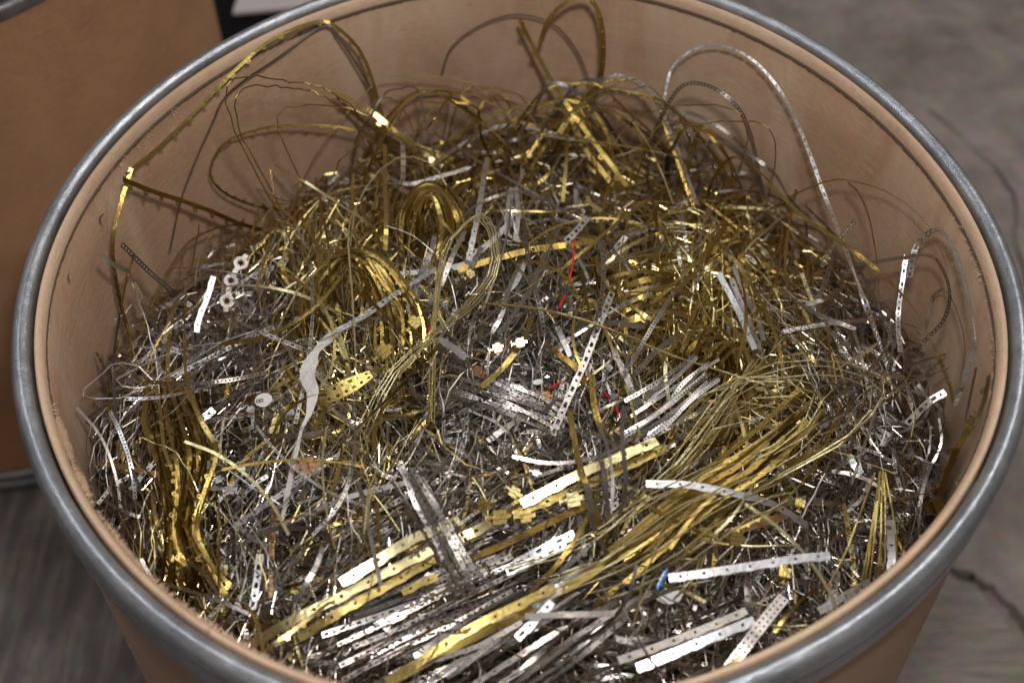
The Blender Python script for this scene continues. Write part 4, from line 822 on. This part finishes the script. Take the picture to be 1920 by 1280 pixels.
for e in LOOSE:
    lk = look(*e); best = None
    for q in sorted(LAND, key=lambda q: (q[0]-e[1])**2+(q[1]-e[2])**2)[:7]:
        dx, dy = e[1]-q[0], e[2]-q[1]
        if math.hypot(dx, dy) < 14: rel = 'on'
        elif abs(dx) > 2*abs(dy): rel = 'right of' if dx > 0 else 'left of'
        elif abs(dy) > 2*abs(dx): rel = 'below' if dy > 0 else 'above'
        else: rel = ('below' if dy > 0 else 'above')+(' and right of' if dx > 0 else ' and left of')
        lb = lk+', '+rel+' '+q[2]
        if best is None: best = lb
        if lb not in used and len(lb.split()) <= 16: best = lb; break
    used.add(best); e[0]['label'] = best
# everything deeper and smaller, one mass per kind
class Mass:
    def __init__(s): s.V = []; s.Q = []; s.t = []; s.n = 0
    def add(s, V, Q, t): s.V.append(V); s.Q.append(Q+s.n); s.n += len(V); s.t.append(np.full(len(V), t))
    def build(s, name, mt, label, cat):
        o = mesh_obj(name, np.concatenate(s.V), np.concatenate(s.Q), mt, tint=np.concatenate(s.t)); return tag(o, label, cat, kind='stuff')
MB_, MS_, MW_ = Mass(), Mass(), Mass()
def fillmass(n, lmin, lmax, l0, l1, wmin, wmax, curl=.5, rs=.8):
    for _ in range(n):
        s_ = sample(lmin, lmax, l0, l1, curl)
        if s_ is None: continue
        P, z, px, py = s_; br = random.random() < z[6]*.82
        V, Q = ribbon(spline(P, 12), kind_for(br), random.uniform(wmin, wmax)/1000, random.gauss(0, rs), random.gauss(0, rs), 0.0, None, .0006)
        (MB_ if br else MS_).add(V, Q, float(np.clip(random.gauss(.4, .3), 0, 1)))
fillmass(1300, 90, 260, -.024, -.010, 2.4, 4.4)
fillmass(2600, 90, 280, -.012, .004, 1.6, 3.4, .9)
fillmass(2000, 70, 240, -.002, .014, 1.0, 2.6, 1.3)
fillmass(1500, 8, 40, -.006, .012, 1.2, 3.0, .6, 1.3)
for _ in range(4200):
    s_ = sample(60, 320, -.008, .018, 1.5)
    if s_ is None: continue
    P, z, px, py = s_; V, Q = wire(kinkpath(P, 8, .0007), random.uniform(.2, .42)/1000, 3)
    MW_.add(V, Q, float(np.clip(z[6]*.9+random.gauss(0, .15), 0, 1)))
MB_.build('brass_scrap', M_BR, 'golden mass of short and buried brass strips filling the drum', 'metal scrap')
MS_.build('steel_scrap', M_SI, 'silvery mass of short and buried punched strips filling the drum', 'metal scrap')
mt, N, L, b = mat('mixed_wire', metal=1, rough=.28)
at_ = N.new('ShaderNodeAttribute'); at_.attribute_name = 'tint'; rp = ramp(N, [(0, (.36, .33, .30)), (.45, (.38, .33, .24)), (.6, (.58, .46, .18)), (1, (.72, .60, .26))]); L.new(at_.outputs['Fac'], rp.inputs[0]); L.new(rp.outputs[0], b.inputs['Base Color'])
MW_.build('wire_scrap', mt, 'mass of fine kinked wires buried through the heap', 'wire scrap')
# added dark bed far down that blocks light in the gaps
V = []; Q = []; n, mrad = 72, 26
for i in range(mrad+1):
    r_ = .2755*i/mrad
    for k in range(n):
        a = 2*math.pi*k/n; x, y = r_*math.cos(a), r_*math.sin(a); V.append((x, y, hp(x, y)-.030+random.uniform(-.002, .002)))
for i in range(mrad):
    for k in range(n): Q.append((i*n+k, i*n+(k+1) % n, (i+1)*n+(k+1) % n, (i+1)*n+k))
tag(mesh_obj('dark_gap_bed', V, Q, M_BED), 'added dark bed blocking light deep between the scrap pieces', 'dark bed', kind='stuff')
# ------------------------------------------------------------------ floor, crack, broken slab edge and the dark things behind
def sheet(name, poly, z, mt, th=None):
    V = [(p[0], p[1], z) for p in poly]; me = bpy.data.meshes.new(name)
    if th: n = len(V); V += [(p[0], p[1], z-th) for p in poly]; F = [tuple(range(n))]+[(i, i+n, (i+1) % n+n, (i+1) % n) for i in range(n)]
    else: F = [tuple(range(len(V)))]
    me.from_pydata([tuple(map(float, v)) for v in V], [], F); me.materials.append(mt); me.update(); o = bpy.data.objects.new(name, me); COL.objects.link(o); return o
tag(sheet('floor', [(-8, -6), (8, -6), (8, 10), (-8, 10)], 0, M_FLOOR), kind='structure')
def crack(pts, wd, name='floor_crack'):
    P = spline(np.array([at_z(x, y, 0) for x, y in pts]), 60); P[:, 2] = 0
    P[:, :2] += np.stack([np.interp(np.linspace(0, 1, 60), np.linspace(0, 1, 20), RNG.normal(0, .0022, 20)) for _ in range(2)], 1); Tn = np.gradient(P, axis=0); Tn /= np.linalg.norm(Tn, axis=1)[:, None]
    Wd = np.stack([-Tn[:, 1], Tn[:, 0], 0*Tn[:, 0]], 1)*(wd*np.interp(np.linspace(0, 1, 60), np.linspace(0, 1, 12), RNG.uniform(.3, 1.1, 12)))[:, None]
    V = np.concatenate([P+Wd, P-Wd]); V[:, 2] = .004; i = np.arange(59); Q = np.stack([i, i+1, i+61, i+60], 1)
    o = mesh_obj(name, V, Q, M_CRACK); tag(o, kind='structure')
crack([(1740, 205), (1790, 250), (1850, 305), (1885, 350), (1905, 400), (1900, 450), (1925, 520), (1960, 640)], .0020)
crack([(1770, 1068), (1810, 1082), (1850, 1100), (1905, 1155), (1960, 1240)], .0045)
slab = sheet('floor_patch', [at_z(*q, 0)[:2] for q in ((1640, 1150), (1720, 1105), (1790, 1108), (1830, 1112), (1852, 1140), (1880, 1165), (1898, 1210), (1921, 1240), (1950, 1330), (1950, 1420), (1500, 1420), (1560, 1250))], .008, M_SLAB, .0075)
tag(slab, kind='structure')
def tilt(name, label, cat, px, py, sx, sy, sz, rz, mt, extra=None):
    c = at_z(px, py, 0); root = bpy.data.objects.new(name, None); COL.objects.link(root); root.location = (c[0], c[1], 0); root.rotation_euler = (0, 0, math.radians(rz)); tag(root, label, cat)
    def box(nm, x0, x1, y0, y1, z0, z1, m_):
        V = [(x, y, z) for x in (x0, x1) for y in (y0, y1) for z in (z0, z1)]
        return mesh_obj(nm, V, [(0, 1, 3, 2), (4, 6, 7, 5), (0, 4, 5, 1), (2, 3, 7, 6), (0, 2, 6, 4), (1, 5, 7, 3)], m_, root)
    t = .012
    box('base', -sx, sx, -sy, sy, .02, .03, mt)
    for a in ((-sx, -sx+t, -sy, sy), (sx-t, sx, -sy, sy)): box('side_panel', *a, .03, sz, mt)
    for a in ((-sx+t, sx-t, -sy, -sy+t), (-sx+t, sx-t, sy-t, sy)): box('side_panel', *a, .03, sz, mt)
    for a in ((-sx+.02, -sx+.06), (sx-.06, sx-.02)): box('foot', *a, -sy+.02, sy-.02, 0.0, .02, mt)
    return root
tilt('dark_boxy_object', 'unidentified dark boxy object on the floor behind the drums, seen at the top edge', 'dark object', 455, -10, .20, .13, .168, 12, M_DARK)  # crate shape stands in for an unidentified dark object
c = at_z(515, -5, .17)
o = sheet('paper_sheet', [(c[0]-.05, c[1]-.035), (c[0]+.07, c[1]-.02), (c[0]+.09, c[1]+.12), (c[0]-.04, c[1]+.10)], .172, M_GREYP, .004)
tag(o, 'pale sheet lying on the dark object at the top edge', 'sheet')
print('counts', COUNT)
